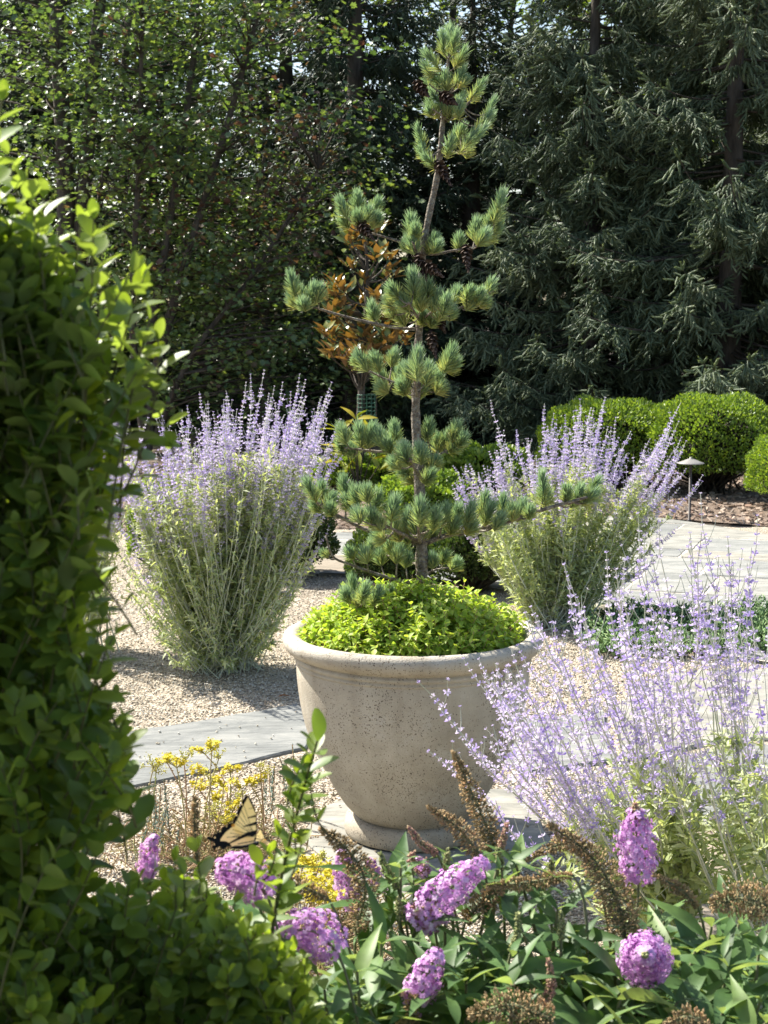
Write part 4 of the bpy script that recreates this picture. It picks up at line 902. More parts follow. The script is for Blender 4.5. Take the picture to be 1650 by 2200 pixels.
# ------------------------------------------------------------------ swallowtail butterfly
def butterfly():
    Y0 = 1.70
    root = thing('butterfly', 'yellow and black striped swallowtail butterfly feeding on a violet flower head', 'butterfly', tuple(P(540, 1815, Y0)))
    def seg_d(x, y, a, b):
        a = np.array(a, float); b = np.array(b, float); d = b-a; t = np.clip(((x-a[0])*d[0]+(y-a[1])*d[1])/(d@d), 0, 1)
        return np.hypot(x-a[0]-t*d[0], y-a[1]-t*d[1]), t
    FORE = [(529, 1707), (535, 1711), (541, 1721), (547, 1735), (551, 1750), (552.5, 1770), (551.5, 1788), (549, 1804), (541, 1806), (520, 1800), (500, 1782), (497, 1770), (503, 1758), (509, 1744), (516, 1730), (522, 1717)]
    HIND = [(549, 1803), (546, 1809), (536, 1813), (522, 1816), (505, 1818), (488, 1818), (484, 1823), (478, 1826), (474, 1819), (470, 1819), (466, 1824), (459, 1826), (456, 1819), (461, 1810), (452, 1807), (441, 1799), (437, 1793), (448, 1797), (456, 1799), (459, 1792), (466, 1791), (468, 1784), (475, 1784), (479, 1776), (487, 1776), (491, 1769), (499, 1768), (512, 1775), (530, 1790)]
    MARG = [(529, 1707), (516, 1730), (503, 1757), (492, 1769), (476, 1780), (460, 1795), (456, 1812), (462, 1824), (480, 1823)]
    def pattern(x, y, far=False):
        blk = np.zeros(x.shape, bool); org = np.zeros(x.shape, bool); t = np.zeros(x.shape)
        dm = np.min([seg_d(x, y, MARG[i], MARG[i+1])[0] for i in range(len(MARG)-1)], axis=0)
        wid = np.interp(y, [1707, 1730, 1760, 1790, 1815], [6, 6.5, 8, 12, 18])
        blk |= dm < wid
        for k in range(9):                                 # spots along the dark margin
            i = k*.88; a = np.array(MARG[int(i)], float); b = np.array(MARG[min(int(i)+1, 8)], float); p = a+(b-a)*(i-int(i))
            q = p+np.array([2.6, 1.0]) if k < 4 else p+np.array([3.0, -.2])
            blk &= ~(((x-q[0])/1.7)**2+((y-q[1])/2.1)**2 < 1)
        blk &= ~(((x-501)/3.6)**2+((y-1773)/3.2)**2 < 1); org |= ((x-501)/3.6)**2+((y-1773)/3.2)**2 < 1
        for a, b, w0, w1 in (((553, 1752), (533, 1757), 2.6, 1.2), ((553, 1768), (523, 1776), 4.0, .8), ((553, 1788), (529, 1793), 5.4, 4.0), ((530, 1793), (486, 1815), 3.6, 1.2), ((551, 1735), (535, 1737), 1.0, .3), ((549, 1806), (512, 1813), .9, .9), ((535, 1711), (551, 1748), 3.0, 1.6), ((551, 1748), (552, 1795), 1.6, 1.6), ((551, 1795), (548, 1806), 2.6, 2.4), ((500, 1798), (512, 1795), 1.0, .8), ((512, 1795), (517, 1799), .8, .6)):
            d, tt = seg_d(x, y, a, b); blk |= d < w0+(w1-w0)*tt
        for q in ((523, 1728), (518, 1740), (513, 1752), (510, 1763), (505, 1768), (500, 1782), (495, 1790), (488, 1799)):
            d, _ = seg_d(x, y, (547, 1797), q); blk |= d < .5
        return np.where(org, 2, np.where(blk, 1, 0))
    def wing(name, poly, step, place, pat):
        poly = np.array(poly, float); x0, y0 = poly.min(0)-1; x1, y1 = poly.max(0)+1
        nx = int((x1-x0)/step); ny = int((y1-y0)/step)
        gx = x0+np.arange(nx+1)*step; gy = y0+np.arange(ny+1)*step; XX, YY = np.meshgrid(gx, gy)
        cx = x0+(np.arange(nx)+.5)*step; cy = y0+(np.arange(ny)+.5)*step; CX, CY = np.meshgrid(cx, cy)
        ins = inside(poly, CX, CY); mt = pat(CX, CY)
        i, j = np.nonzero(ins); a = i*(nx+1)+j
        f = np.stack([a, a+1, a+nx+2, a+nx+1], -1)
        V = place(XX.ravel(), YY.ravel())
        g = Geo(); used = np.unique(f); mp = np.zeros(len(V), int); mp[used] = np.arange(len(used))
        g.add(V[used], None, mp[f], mt[i, j], np.clip((YY.ravel()[used]-1740)/80, 0, 1))
        return g.build(name, [M['wing_y'], M['wing_k'], M['wing_o']], root)
    def near(off):
        def f(x, y):
            d = Y0+off+(545-x)*.00016+(1815-y)*.00012
            return np.array([P(a, b, c) for a, b, c in zip(x, y, d)])
        return f
    def farw(off):
        def f(x, y):                                       # the other pair, opened to the right and away
            xx = 549-(x-549)*.42+(1815-y)*.03; yy = 1818+(y-1815)*.36
            d = Y0+off+(552-x)*.0003+(1815-y)*.00018
            return np.array([P(a, b, c) for a, b, c in zip(xx, yy, d)])
        return f
    wing('forewing', FORE, .8, near(0), pattern); wing('hindwing', HIND, .8, near(.0025), pattern)
    FF = [(a, b) for a, b in FORE]
    wing('forewing', FF, 1.2, farw(.012), pattern); wing('hindwing', HIND, 1.2, farw(.010), pattern)
    g = Geo(); ax = spline([P(498, 1821, Y0+.008), P(520, 1819, Y0+.008), P(538, 1815, Y0+.008), P(549, 1812, Y0+.006), P(556, 1812, Y0+.005)], 16)
    tubes(g, ax[None], (np.array([.0012, .0018, .002, .0021, .0021, .0021, .0021, .0024, .003, .0034, .0034, .003, .0022, .0024, .0024, .0012]))[None], 8, 0, cap=True)
    g.build('body', M['wing_k'], root)
    for e in ((576, 1792), (582, 1800)):
        g = Geo(); q = bez(P(556, 1811, Y0+.005), P(566, 1798, Y0-.005), P(*e, Y0-.008), 8); r = np.full(8, .00035); r[-2:] = .0007
        tubes(g, q, r[None], 4); g.build('antenna', M['wing_k'], root)
    for (a, b) in (((545, 1815), (548, 1834)), ((540, 1817), (536, 1836)), ((534, 1818), (526, 1834))):
        g = Geo(); tubes(g, bez(P(*a, Y0+.005), P((a[0]+b[0])/2+5, (a[1]+b[1])/2, Y0-.003), P(*b, Y0+.005), 6), np.full((1, 6), .0004), 4); g.build('leg', M['wing_k'], root)
butterfly()

# ------------------------------------------------------------------ stonecrops in the gravel
def stonecrops():
    rng = np.random.default_rng(41)
    starf = join([xf(leaf(1, .5, [.3, 1, .7, .05], .2, .1), basis(nrm(np.array([[math.cos(a), .45, math.sin(a)]])), 0, (0, 1, 0))[0]) for a in np.arange(5)/5*6.28])
    fat = octa(.28, 1)
    def yellow(label, base, pxheads, Y, seed, yel=.6):
        r = np.random.default_rng(seed); root = thing('yellow_stonecrop', label, 'plant', tuple(base), 'yellow stonecrops'); g = Geo(); gf = Geo()
        for (u, v) in pxheads:
            y = Y+r.normal(0, .12); tip = P(u, v, y); b = np.array([tip[0]+r.normal(0, .05), tip[1]+r.normal(0, .05), 0.0])
            q = .5*(tip+b)+np.r_[r.normal(0, .025, 2), .0]
            tubes(g, bez(b, q, tip, 8), np.linspace(.0024, .0017, 8)[None], 5, 0, tint=r.random())
            isy = r.random() < yel
            for _ in range(7):                             # forked flat flower cluster
                e = tip+np.r_[r.normal(0, .015, 2), abs(r.normal(.016, .007))]
                tubes(g, np.stack([tip, e])[None], np.array([[.0014, .001]]), 4, 0, tint=.0)
                n = 16; gf.inst(starf if isy else fat, basis(nrm(r.normal(0, .5, (n, 3))+np.array([0, 0, 1])), r.random(n)*6.28), e+r.normal(0, .005, (n, 3)), 0, r.random(n)*.6 if isy else .7+.3*r.random(n), scale=.0062*r.uniform(.7, 1.2, n))
            n = 12; s = r.uniform(.05, .95, n)[:, None]; pp = b*(1-s)**2+2*q*s*(1-s)+tip*s*s
            g.inst(fat, basis(nrm(r.normal(0, 1, (n, 3))+np.array([0, 0, .4]))), pp, 0, r.random(n), scale=.011*r.uniform(.7, 1.2, n))
        # a tangle of low leafy and bare stems
        for _ in range(340):
            u, v = pxheads[r.integers(len(pxheads))]; o = P(u, v, Y); o = np.array([o[0]+r.normal(0, .09), o[1]+r.normal(0, .13), .004])
            e = o+np.r_[r.normal(0, .06, 2), r.uniform(.015, .09)]; tubes(g, bez(o, o*.5+e*.5+np.r_[r.normal(0, .02, 2), .02], e, 5), np.full((1, 5), .0016), 4, 0, tint=r.random())
            n = 9; s = r.uniform(.4, 1, n)[:, None]; g.inst(fat, basis(nrm(r.normal(0, .6, (n, 3))+np.array([0, 0, .8]))), o+(e-o)*s, 0, r.random(n), scale=.010*r.uniform(.6, 1.2, n))
        g.build('stems', M['sedum_stem'], root); gf.build('flowers', M['sedum_y'], root)
    yellow('yellow flowering stonecrop sprawling over gravel behind the butterfly', G(430, 1740), [(335, 1660), (360, 1640), (395, 1635), (440, 1620), (455, 1615), (470, 1630), (495, 1660), (425, 1665), (450, 1680), (480, 1690), (520, 1695), (470, 1720), (500, 1745), (455, 1745), (510, 1720), (430, 1700), (330, 1648), (380, 1650), (540, 1690), (560, 1660), (490, 1770), (470, 1765)], 4.45, 42, .6)
    yellow('smaller yellow stonecrop patch between the tall boxwood shoot and the planter foot', G(680, 1930), [(640, 1890), (665, 1870), (690, 1850), (700, 1890), (720, 1910), (680, 1905), (660, 1920), (700, 1930), (725, 1940), (690, 1875), (650, 1860), (710, 1960), (675, 1945), (570, 1865), (690, 1920)], 3.75, 43, .9)
    def blue(label, base, px, Y, seed):
        r = np.random.default_rng(seed); root = thing('blue_stonecrop', label, 'plant', tuple(base), 'blue stonecrops'); g = Geo(); gl = Geo()
        for (u, v) in px:
            tip = P(u, v, Y+r.normal(0, .08)); b = np.array([tip[0]+r.normal(0, .03), tip[1]+r.normal(0, .03), 0]); L = np.linalg.norm(tip-b)
            tubes(g, bez(b, .5*(b+tip)+np.r_[r.normal(0, .01, 2), 0], tip, 6), np.full((1, 6), .0016), 4, 0, tint=.4)
            n = max(20, int(L/.0024)); s = r.random(n); d = nrm(np.c_[r.normal(0, 1, (n, 2)), .7+s])
            gl.inst(octa(.15, 1), basis(d), b+(tip-b)*(.1+.9*s)[:, None], 0, r.random(n), scale=.0125*r.uniform(.7, 1.1, n)*np.interp(s, [0, .8, 1], [1, 1, .6]))
        g.build('stems', M['sedum_stem'], root); gl.build('leaves', M['sedum_b'], root)
    blue('blue-green spruce-leaved stonecrop beside the tall boxwood', G(350, 1760), [(330, 1700), (345, 1690), (352, 1675), (338, 1720), (360, 1725), (320, 1760), (350, 1745), (385, 1780)], 4.4, 44)
    blue('blue-green spruce-leaved stonecrop by the slab left of the planter', G(605, 1670), [(590, 1640), (600, 1625), (612, 1635), (628, 1600), (606, 1650), (580, 1650), (570, 1655), (640, 1640)], 4.75, 45)
stonecrops()
def fallen(u, v, L, label, rot):
    g = Geo(); g.inst(leaf(1, .55, [.1, .7, 1, .8, .5, .05], .5, .3), basis(np.array([[math.cos(rot), math.sin(rot), .25]]), .3), G(u, v)[None]+np.array([0, 0, .012]), 0, np.array([.6]), scale=np.array([L]))
    tag(g.build('fallen_leaf', M['deadleaf']), label, 'leaf', 'fallen leaves')
fallen(598, 1503, .05, 'rusty fallen leaf on shaded gravel left of the planter', .4)
fallen(1330, 1775, .05, 'rusty fallen leaf on gravel under the nearest Russian sage', 2.0)

# ------------------------------------------------------------------ shrubs behind
SMALL = leaf(1, .55, [.15, .8, 1, .75, .1], .25, .1)
def mound(name, label, cat, base, rx, ry, hz, n, mat, seed, lsize=.026, group=None, bump=.06, flat=2.6, shell=.12, lo=.02):
    """A clipped or natural shrub: leaves in a deep shell over twigs, the outline lumpy."""
    rng = np.random.default_rng(seed); root = thing(name, label, cat, tuple(base), group); g = Geo()
    d = nrm(rng.normal(size=(n*2, 3))); d = d[d[:, 2] > -.35][:n]; n = len(d)
    sup = (np.abs(d[:, 0])**flat+np.abs(d[:, 1])**flat+np.abs(d[:, 2])**flat)**(-1/flat)
    lum = 1+bump*(np.sin(d[:, 0]*7+seed)*np.cos(d[:, 1]*6+seed*2)+.6*np.sin(d[:, 2]*11+d[:, 0]*9))
    dep = 1-shell*rng.random(n)**1.6+rng.normal(0, .012, n)
    p = d*sup[:, None]*(lum*dep)[:, None]*np.array([rx, ry, hz*.55])+np.array([0, 0, hz*.47])
    ok = p[:, 2] > lo; p, d = p[ok], d[ok]; n = len(p)
    dd = nrm(d+np.array([0, 0, .45])+rng.normal(0, .5, (n, 3)))
    g.inst(SMALL, basis(dd, rng.normal(0, .9, n), d), p+np.asarray(base), 0, np.clip(rng.random(n)*.8+.1, 0, 1), scale=lsize*rng.uniform(.7, 1.2, n))
    gs = Geo(); m = 90
    q = p[rng.integers(0, n, m)]*.93; b = np.c_[rng.normal(0, rx*.12, m), rng.normal(0, ry*.12, m), np.zeros(m)]
    tubes(gs, bez(b, q*np.array([.4, .4, .5]), q, 6)+np.asarray(base), np.linspace(.012, .003, 6)[None], 5)
    # dense inner growth, added as dark blades to block light
    k = 1400; z = d[:k]*np.array([rx, ry, hz*.5])*.72*rng.uniform(.6, 1, (len(d[:k]), 1))+np.array([0, 0, hz*.45])+np.asarray(base)
    gs.inst(SMALL, basis(nrm(rng.normal(size=z.shape))), z, 0, np.full(len(z), .1), scale=np.full(len(z), rx*.22))
    gs.build('stems', M['twig'], root); g.build('foliage', mat, root)
    return root
def shrubs():
    b = lambda u, v: G(u, v)
    mound('boxwood_hedge', 'clipped boxwood hedge mound behind the lavender spikes, left one of the three', 'hedge', P(1300, 1050, 14.2)*np.array([1, 1, 0]), .62, .6, .80, 17000, M['hedge_leaf'], 51, .028, 'clipped boxwood mounds')
    mound('boxwood_hedge', 'largest clipped boxwood hedge mound, directly behind the path light', 'hedge', P(1525, 1050, 13.8)*np.array([1, 1, 0]), .60, .6, .86, 19000, M['hedge_leaf'], 52, .028, 'clipped boxwood mounds')
    mound('boxwood_hedge', 'clipped boxwood mound cut off by the right edge beyond the path light', 'hedge', P(1730, 1080, 12.6)*np.array([1, 1, 0]), .45, .5, .64, 12000, M['hedge_leaf'], 53, .027, 'clipped boxwood mounds')
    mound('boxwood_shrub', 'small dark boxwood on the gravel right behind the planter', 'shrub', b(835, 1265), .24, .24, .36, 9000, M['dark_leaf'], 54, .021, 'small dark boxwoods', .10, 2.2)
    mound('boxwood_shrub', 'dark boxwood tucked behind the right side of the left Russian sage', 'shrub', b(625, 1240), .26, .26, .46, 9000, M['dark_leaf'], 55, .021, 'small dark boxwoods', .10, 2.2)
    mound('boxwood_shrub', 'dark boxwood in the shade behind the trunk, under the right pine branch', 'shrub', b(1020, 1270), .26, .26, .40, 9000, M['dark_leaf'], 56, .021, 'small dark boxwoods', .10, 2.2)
    mound('low_shrub', 'low light green shrub at the foot of the magnolia', 'shrub', P(765, 1060, 14.0)*np.array([1, 1, 0]), .36, .3, .30, 6000, M['hedge_leaf'], 57, .036, 'low bed shrubs', .16)
    mound('low_shrub', 'low yellow-green shrub seen just right of the pine trunk', 'shrub', P(905, 1110, 11.8)*np.array([1, 1, 0]), .34, .3, .36, 6000, M['hedge_leaf'], 58, .038, 'low bed shrubs', .16)
    mound('low_shrub', 'low broad-leaved shrub behind the leftmost spikes of the rear Russian sage', 'shrub', P(1030, 1065, 13.5)*np.array([1, 1, 0]), .4, .35, .42, 5000, M['hedge_leaf'], 59, .05, 'low bed shrubs', .16)
    mound('low_shrub', 'bright green shrub glimpsed through the stems of the left Russian sage', 'shrub', P(340, 1190, 9.5)*np.array([1, 1, 0]), .16, .16, .55, 4000, M['hedge_leaf'], 60, .03, 'low bed shrubs', .16)
    # creeping juniper
    rng = np.random.default_rng(61); c = G(1480, 1400); root = thing('creeping_juniper', 'low green creeping juniper along the near edge of the patio', 'shrub', tuple(c)); g = Geo(); gs = Geo()
    N = 700; u = rng.uniform(1290, 1760, N); v = rng.uniform(1330, 1415, N)
    o = np.array([G(a, b_) for a, b_ in zip(u, v)]); ph = rng.random(N)*6.28
    d = nrm(np.c_[np.cos(ph), np.sin(ph), rng.uniform(.35, 1.1, N)]); L = rng.uniform(.08, .19, N); e = o+d*L[:, None]
    tubes(gs, np.stack([o, e], 1), np.array([[.003, .0015]]), 4)
    for j in range(26):
        s = rng.uniform(.25, 1, N); p = o+d*(L*s)[:, None]; dd = nrm(d*.8+rng.normal(0, .55, (N, 3))+np.array([0, 0, .2]))
        g.inst(octa(.10, 1), basis(dd), p, 0, rng.random(N), scale=rng.uniform(.02, .045, N))
    gs.build('stems', M['twig'], root); g.build('foliage', M['juniper'], root)
shrubs()

def broadleaf_plant():
    rng = np.random.default_rng(63); b = P(770, 1040, 13.6)*np.array([1, 1, 0])
    root = thing('broadleaf_plant', 'yellow-green broad-leaved plant standing under the small magnolia', 'plant', tuple(b)); g = Geo(); gs = Geo()
    lf = leaf(1, .32, [.08, .6, 1, .95, .6, .05], .3, .3)
    for (u, v, s) in ((730, 915, .2), (765, 890, .2), (750, 960, .24), (785, 930, .2), (735, 985, .22), (800, 975, .2), (770, 1000, .2), (815, 1000, .18), (760, 930, .2), (745, 1005, .2)):
        t = P(u, v, 13.6+rng.normal(0, .1)); tubes(gs, bez(b, np.array([b[0]*.5+t[0]*.5, b[1], t[2]*.5]), t, 6), np.linspace(.008, .004, 6)[None], 5)
        n = 4; d = nrm(np.c_[rng.normal((u-770)/60, .7, n), rng.normal(-.2, .5, n), rng.uniform(.2, 1.2, n)])
        g.inst(lf, basis(d, rng.normal(0, .4, n)), np.repeat(t[None], n, 0)-np.array([0, 0, .05]), 0, rng.random(n), scale=s*rng.uniform(.8, 1.2, n))
    gs.build('stems', M['twig'], root); g.build('foliage', M['yellowleaf'], root)
broadleaf_plant()

def magnolia():
    rng = np.random.default_rng(65); Y = 13.9; b = P(775, 1040, Y)*np.array([1, 1, 0])
    root = thing('magnolia_tree', 'small magnolia with bronze and yellow leathery leaves behind the pine', 'tree', tuple(b)); gt = Geo(); g = Geo()
    tr = spline([b, P(772, 950, Y), P(776, 850, Y), P(778, 780, Y), P(785, 700, Y), P(790, 600, Y), P(785, 520, Y)], 24)
    tubes(gt, tr[None], np.linspace(.045, .012, 24)[None], 8)
    lf = leaf(1, .36, [.08, .6, .95, 1, .75, .35, .03], .22, .18)
    for _ in range(74):
        t = rng.random(); v = np.interp(t, [0, .25, .6, 1], [500, 580, 720, 790]); w = np.interp(t, [0, .25, .6, 1], [40, 85, 90, 80])
        u = 785+rng.uniform(-1, 1)*w; c = P(u, v+rng.normal(0, 14), Y+rng.uniform(-.38, .38)); s = tr[int(np.clip((1-t)*14+8, 0, 23))]
        tubes(gt, bez(s, .5*(s+c)-np.array([0, 0, .06]), c, 6), np.linspace(.012, .005, 6)[None], 5)
        n = 11; ph = np.arange(n)*2.4+rng.random()*6; up = rng.uniform(.3, 1.9, n); d = nrm(np.c_[np.cos(ph), np.sin(ph), up]+np.array([(u-785)/300, 0, 0]))
        g.inst(lf, basis(d, rng.normal(0, .35, n)), c+rng.normal(0, .02, (n, 3)), 0, np.clip(rng.normal(.40, .3, n), 0, 1), scale=.145*rng.uniform(.7, 1.15, n))
    gt.build('trunk', M['bark'], root); g.build('crown', M['magnolia'], root)
    # plastic net around the stem
    c = P(788, 880, Y); o = thing('tree_guard', 'green plastic net guard around the magnolia stem', 'tree guard', (c[0], c[1], 0)); g = Geo(); r = .085
    zz0, zz1 = P(788, 910, Y)[2], P(788, 848, Y)[2]
    a = np.linspace(0, 2*np.pi, 25)
    for z in np.linspace(zz0, zz1, 8): tubes(g, np.c_[c[0]+r*np.cos(a), c[1]+r*np.sin(a), np.full(25, z)][None], np.full((1, 25), .0035), 4)
    for q in a[:-1:2]: tubes(g, np.array([[c[0]+r*np.cos(q), c[1]+r*np.sin(q), zz0], [c[0]+r*np.cos(q), c[1]+r*np.sin(q), zz1]])[None], np.full((1, 2), .0035), 4)
    g.build('net', M['guard'], o)
    g = Geo(); tubes(g, np.array([[c[0]+r, c[1], 0], [c[0]+r, c[1], zz1]])[None], np.full((1, 2), .006), 6); g.build('stake', M['bark'], o)
magnolia()

def path_light():
    b = G(1481, 1120); root = thing('path_light', 'dark metal path light with pale conical cap standing in the mulch', 'path light', tuple(b))
    c = np.array([b[0], b[1], 0]); g = Geo(); lathe(g, [(0, 0), (.02, 0), (.02, .012), (.0105, .016), (.0105, .455), (.0, .457)], 20, 0, c); g.build('post', M['bronze'], root)
    g = Geo(); lathe(g, [(.012, .452), (.1, .452), (.106, .455), (.103, .459), (.06, .474), (.03, .487), (.012, .492), (.010, .503), (.0, .505)], 32, 0, c); g.build('shade', M['zinc'], root)
path_light()

# ------------------------------------------------------------------ trees along the back
def finger():
    """A spruce shoot along +y, unit length: tapered core with needles standing off."""
    rng = np.random.default_rng(2); parts = []
    k = 5; ys = np.array([0, .6, 1.0]); rs = np.array([.085, .105, .04]); a = np.arange(k)/k*6.283
    V = np.concatenate([np.c_[r*np.cos(a), np.full(k, y), r*np.sin(a)] for y, r in zip(ys, rs)])
    q = np.array([(i*k+j, i*k+(j+1) % k, (i+1)*k+(j+1) % k, (i+1)*k+j) for i in range(2) for j in range(k)])
    parts.append((V, np.zeros((0, 3), int), q))
    n = 17; y = np.linspace(.05, .98, n); ph = np.arange(n)*2.4
    v = []; f = []
    for i in range(n):
        o = np.array([0, y[i], 0]); rd = np.array([math.cos(ph[i]), 0, math.sin(ph[i])]); d = rd*.5+np.array([0, .75, 0]); tn = np.array([-rd[2], 0, rd[0]])
        e = o+d*.26; s = o+rd*.06; b = len(v); v += [s-tn*.03, s+tn*.03, e]; f.append((b, b+1, b+2))
    parts.append((np.array(v), np.array(f), np.zeros((0, 4), int)))
    return join(parts)
FIN = finger()
def spruce(name, label, base, h, rad, seed, mat, group, lower=.25, spacing=.185, per=6, extra=()):
    rng = np.random.default_rng(seed); root = thing(name, label, 'spruce tree', (0, 0, 0), group)
    gt = Geo(); g = Geo()
    tubes(gt, np.array([[0, 0, z] for z in np.linspace(0, h, 12)])[None], np.linspace(.02*h, .012, 12)[None], 9)
    z = lower; Ps = []; Ds = []; Ss = []
    todo = [e for e in extra]
    while z < h-.1:
        f = 1-z/h; nb = per if f > .1 else 4
        todo += [None]*nb
        for ex in todo:
            L = rad*(f**.75)*rng.uniform(.7, 1.12)+.08; ph = rng.random()*6.283
            if ex: L, ph = ex[1], ex[2]
            od = np.array([math.cos(ph), math.sin(ph), 0]); sd = np.array([-od[1], od[0], 0])
            dr = np.interp(f, [0, .4, 1], [-.45, .08, .38])+rng.normal(0, .08); zz = z+rng.uniform(-.1, .1)
            if ex: dr, zz = ex[3], ex[0]
            t = np.linspace(0, 1, 12); C = od*(L*t)[:, None]+np.array([0, 0, 1])*(zz-L*dr*t+L*.30*t**2.4)[:, None]+sd*(L*rng.normal(0, .08)*t*t)[:, None]
            tubes(gt, C[None], np.linspace(.008+.006*L, .003, 12)[None], 4)
            m = max(4, int(L/.075))
            ts = np.sort(rng.uniform(.18, 1, m)); o = np.stack([np.interp(ts, t, C[:, j]) for j in range(3)], -1)
            for i in range(m):
                for sg in (-1, 1):
                    if rng.random() < .14: continue
                    l2 = rng.uniform(.16, .42)*np.interp(ts[i], [0, .5, 1], [.9, 1, .55])*min(1, .45+L*.5)
                    sdv = nrm(od*.6+sd*sg*rng.uniform(.5, 1)+np.array([0, 0, rng.uniform(-1.0, .15)]))
                    n = max(3, int(l2/.033)); u = np.linspace(.12, 1, n)
                    pp = o[i]+sdv*(l2*u)[:, None]-np.array([0, 0, 1])*(l2*.38*u*u)[:, None]
                    alt = np.where(np.arange(n) % 2, 1, -1)[:, None]; pr = nrm(np.cross(sdv, np.array([0, 0, 1.])))
                    d = nrm(sdv*.7+pr*alt*.55+np.c_[np.zeros((n, 2)), rng.uniform(-1.3, .1, n)]+rng.normal(0, .3, (n, 3)))
                    d[-1] = nrm(sdv+np.array([0, 0, .1]))
                    Ps.append(pp); Ds.append(d); Ss.append(rng.uniform(.075, .13, n)*np.interp(u, [0, 1], [1.05, .85]))
            n = 3; Ps.append(np.repeat(C[-1][None], n, 0)); Ds.append(nrm(od+rng.normal(0, .35, (n, 3))+np.array([0, 0, .35]))); Ss.append(rng.uniform(.1, .15, n))
        todo = []
        z += spacing*rng.uniform(.8, 1.2)
    Ps = np.concatenate(Ps); Ds = np.concatenate(Ds); Ss = np.concatenate(Ss); n = len(Ps)
    # tone drifts slowly over the crown, with single bright shoots
    tn = np.clip(.42+.24*np.sin(Ps[:, 0]*2.3+seed)*np.cos(Ps[:, 2]*1.9)+rng.normal(0, .27, n), 0, 1)
    g.inst(FIN, basis(Ds, rng.random(n)*6.28), Ps, 0, tn, scale=Ss)
    gt.build('trunk', M['bark'], root); g.build('crown', mat, root)
    root.location = base
    print('spruce', label[:20], n)
    return root
def maple_leaf():
    pts = [(0, 0), (.28, .02), (.22, .2), (.5, .42), (.3, .5), (.32, .72), (.12, .68), (0, 1)]
    pts = pts+[(-x, y) for x, y in pts[-2:0:-1]]
    v = np.array([(0, .38, -.05)]+[(x, y, .10*abs(x)) for x, y in pts]); n = len(pts)
    return v, np.array([(0, 1+i, 1+(i+1) % n) for i in range(n)]), np.zeros((0, 4), int)
MAP = maple_leaf()
def broad_tree(label, base, stems, clusters, mats, seed, leaf_s=.085, per=26, disc=.34, cat='tree', name='deciduous_tree', group=None, red=None, rot=None):
    """stems: list of (points relative to base, r0, r1); clusters: (N,3) leaf spray centres relative to base."""
    rng = np.random.default_rng(seed); root = thing(name, label, cat, (0, 0, 0), group); gt = Geo(); g = Geo()
    allp = []
    for pts, r0, r1 in stems:
        s = spline(pts, 30); allp.append(s); tubes(gt, s[None], np.linspace(r0, r1, 30)[None], 8)
    allp = np.concatenate(allp); cl = np.asarray(clusters, float)
    # limbs from the nearest lower stem point to each spray
    for c in cl:
        dd = np.linalg.norm(allp-c, axis=1)+np.maximum(0, allp[:, 2]-c[2]+.15)*3; s = allp[np.argmin(dd)]
        tubes(gt, bez(s, .5*(s+c)+np.r_[rng.normal(0, .08, 2), rng.normal(.06, .06)], c, 7), np.linspace(.013, .004, 7)[None], 4)
    N = len(cl); n = N*per
    ci = np.repeat(np.arange(N), per); tilt = rng.normal(0, .16, (N, 2))
    off = rng.normal(0, disc, (n, 2)); zz = off[:, 0]*tilt[ci, 0]+off[:, 1]*tilt[ci, 1]+rng.normal(0, disc*.16, n)-.12*np.hypot(off[:, 0], off[:, 1])
    p = cl[ci]+np.c_[off, zz]
    d = nrm(np.c_[off+rng.normal(0, disc*.7, (n, 2)), rng.normal(-.12, .12, n)])
    tn = np.clip(rng.normal(.45, .2, N)[ci]+rng.normal(0, .16, n), 0, 1)
    mt = np.zeros(n, int)
    if red is not None: mt = (rng.random(n) < red(p)).astype(int)
    for k in range(len(mats)):
        q = mt == k
        g.inst(MAP, basis(d[q], rng.normal(0, .55, q.sum())), p[q], k, tn[q], scale=leaf_s*rng.uniform(.65, 1.2, q.sum()))
    gt.build('trunk', M['bark'], root); g.build('crown', mats, root, smooth=False)
    root.location = base
    return root
def at0(u, Y):
    p = P(u, 900, Y); return (p[0], p[1], 0)
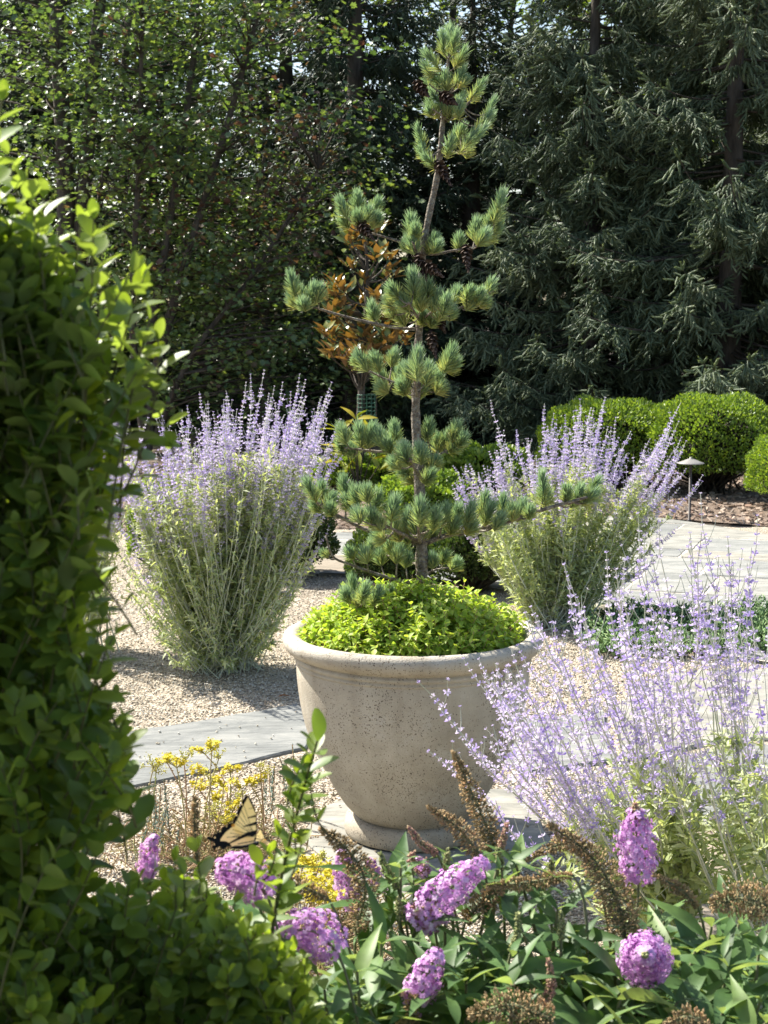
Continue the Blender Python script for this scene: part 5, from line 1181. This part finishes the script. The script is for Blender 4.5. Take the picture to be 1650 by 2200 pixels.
def trees():
    rng = np.random.default_rng(71)
    gp = 'spruces along the back of the garden'
    A = spruce('spruce_tree', 'full grey-green spruce in sun, nearest behind the hedge at right', at0(1560, 17.2), 8.2, 2.3, 81, M['spruce'], gp)
    B = spruce('spruce_tree', 'airy grey-green spruce right of the pine with a pale drooping bough near the ground', at0(1265, 18.2), 7.4, 1.9, 82, M['spruce'], gp, spacing=.2, extra=[(.72, 1.75, math.radians(232), .12), (.55, 1.6, math.radians(222), .16), (1.0, 1.7, math.radians(240), .1)])
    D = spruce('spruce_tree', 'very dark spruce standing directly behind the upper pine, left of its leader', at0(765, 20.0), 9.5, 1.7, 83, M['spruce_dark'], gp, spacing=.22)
    dup(A, at0(1830, 18.2), 2.2, .95, 'spruce cut off by the right edge, its boughs meeting the sunny spruce', gp)
    dup(B, at0(1420, 21.5), 1.3, (1.1, 1.1, 1.25), 'taller spruce standing behind and between the two sunny spruces', gp)
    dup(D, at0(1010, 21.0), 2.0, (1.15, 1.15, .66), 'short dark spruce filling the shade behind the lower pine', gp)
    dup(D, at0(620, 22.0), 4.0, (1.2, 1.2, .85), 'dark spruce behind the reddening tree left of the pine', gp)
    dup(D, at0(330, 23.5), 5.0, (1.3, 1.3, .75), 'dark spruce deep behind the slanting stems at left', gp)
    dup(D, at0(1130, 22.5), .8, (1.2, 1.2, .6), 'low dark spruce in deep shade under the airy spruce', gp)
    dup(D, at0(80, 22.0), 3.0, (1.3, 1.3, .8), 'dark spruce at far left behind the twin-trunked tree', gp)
    dup(A, at0(1680, 22.0), 4.2, (1.1, 1.1, 1.2), 'spruce deep behind the right edge, darker than its neighbours', gp)
    # twin trunk deciduous tree at left
    def cloud(n, c, r, zmin, zmax):
        p = nrm(rng.normal(size=(n, 3)))*(rng.random((n, 1))**.45)*np.array(r)+np.array(c); return p[(p[:, 2] > zmin) & (p[:, 2] < zmax)]
    x, y, _ = at0(150, 18.5)
    broad_tree('tall twin-trunked deciduous tree at upper left', (x, y, 0),
        [([(0, 0, 0), (-.05, 0, 1.5), (.02, 0, 3), (-.05, .1, 5), (-.1, .1, 7.5)], .14, .07), ([(.0, 0, .3), (.1, .05, 1.8), (.25, .0, 3.2), (.45, .0, 5), (.7, 0, 7.5)], .12, .06), ([(.05, 0, .6), (.3, .2, 2.5), (.7, .2, 4.5), (1.1, .1, 7)], .05, .03)],
        cloud(180, (.1, .2, 4.6), (2.3, 1.6, 3.6), .7, 8.5), [M['maple']], 91, per=40, group='deciduous trees at left')
    x, y, _ = at0(330, 17.6)
    def red(p): return np.clip(.05+.6*np.exp(-((p[:, 0]-1.6)**2/.30+(p[:, 2]-3.1)**2/1.6))+.45*np.exp(-((p[:, 0]-.2)**2/.3+(p[:, 2]-2.7)**2/.25)), 0, .95)
    broad_tree('slender slanting maple with reddening leaf sprays left of the pine', (x, y, 0),
        [([(-.1, 0, 0), (.05, 0, 1), (.4, 0, 2.2), (.9, .1, 3.8), (1.4, .1, 5.5)], .07, .025), ([(-.1, 0, .1), (-.05, .1, 1.2), (.2, .1, 2.6), (.5, .2, 4.5), (.7, .2, 6.4)], .06, .025), ([(0, 0, .2), (.5, -.1, 1.2), (1.2, -.1, 2.1), (1.9, -.1, 3.2)], .04, .018), ([(-.1, 0, 0), (-.2, -.1, 1.5), (-.1, -.1, 3.2), (0, -.2, 5)], .05, .02)],
        cloud(270, (.75, 0, 3.2), (1.9, 1.2, 3.0), .35, 7.5), [M['maple'], M['maple_red']], 92, .078, 42, .32, group='deciduous trees at left', red=red)
    x, y, _ = at0(560, 19.0)
    broad_tree('dense shaded understorey tree low behind the left Russian sage', (x, y, 0),
        [([(0, 0, 0), (.1, 0, 1.2), (-.1, 0, 2.4), (.1, 0, 3.6)], .06, .02)], cloud(190, (-.2, .1, 1.7), (2.0, 1.0, 1.9), .2, 4.2), [M['maple']], 93, .075, 40, .34, group='deciduous trees at left')
    # lighter leafy trees behind the pine's leader
    x, y, _ = at0(980, 26.0)
    T = broad_tree('tall leafy tree far behind the pine leader with sky between its leaves', (x, y, 0),
        [([(0, 0, 0), (.1, 0, 3), (-.1, 0, 6), (.1, 0, 9.5)], .10, .04), ([(0, 0, 2), (.6, .2, 4.5), (1.1, .2, 8)], .08, .03), ([(0, 0, 2), (-.7, .2, 4.5), (-1.2, .2, 7.5)], .08, .03)],
        cloud(330, (0, 0, 5.6), (2.6, 1.6, 4.0), 1.2, 9.5), [M['oak']], 94, .12, 26, .42, group='leafy trees far behind')
    dup(T, at0(1330, 27.5), 2.1, (1.1, 1.1, 1.0), 'leafy tree showing pale through the gap between the sunny spruces', 'leafy trees far behind')
    dup(T, at0(420, 27.0), 4.0, (1.25, 1.2, 1.05), 'leafy tree far behind the slanting maple at upper left', 'leafy trees far behind')
    dup(T, at0(60, 28.0), 1.1, (1.2, 1.2, 1.0), 'leafy tree far behind the twin-trunked tree', 'leafy trees far behind')
    dup(T, at0(1650, 28.5), 5.2, (1.2, 1.2, 1.0), 'leafy tree far behind the right-hand spruces', 'leafy trees far behind')
trees()
for o in list(bpy.data.objects):
    if '_w' in o: del o['_w']
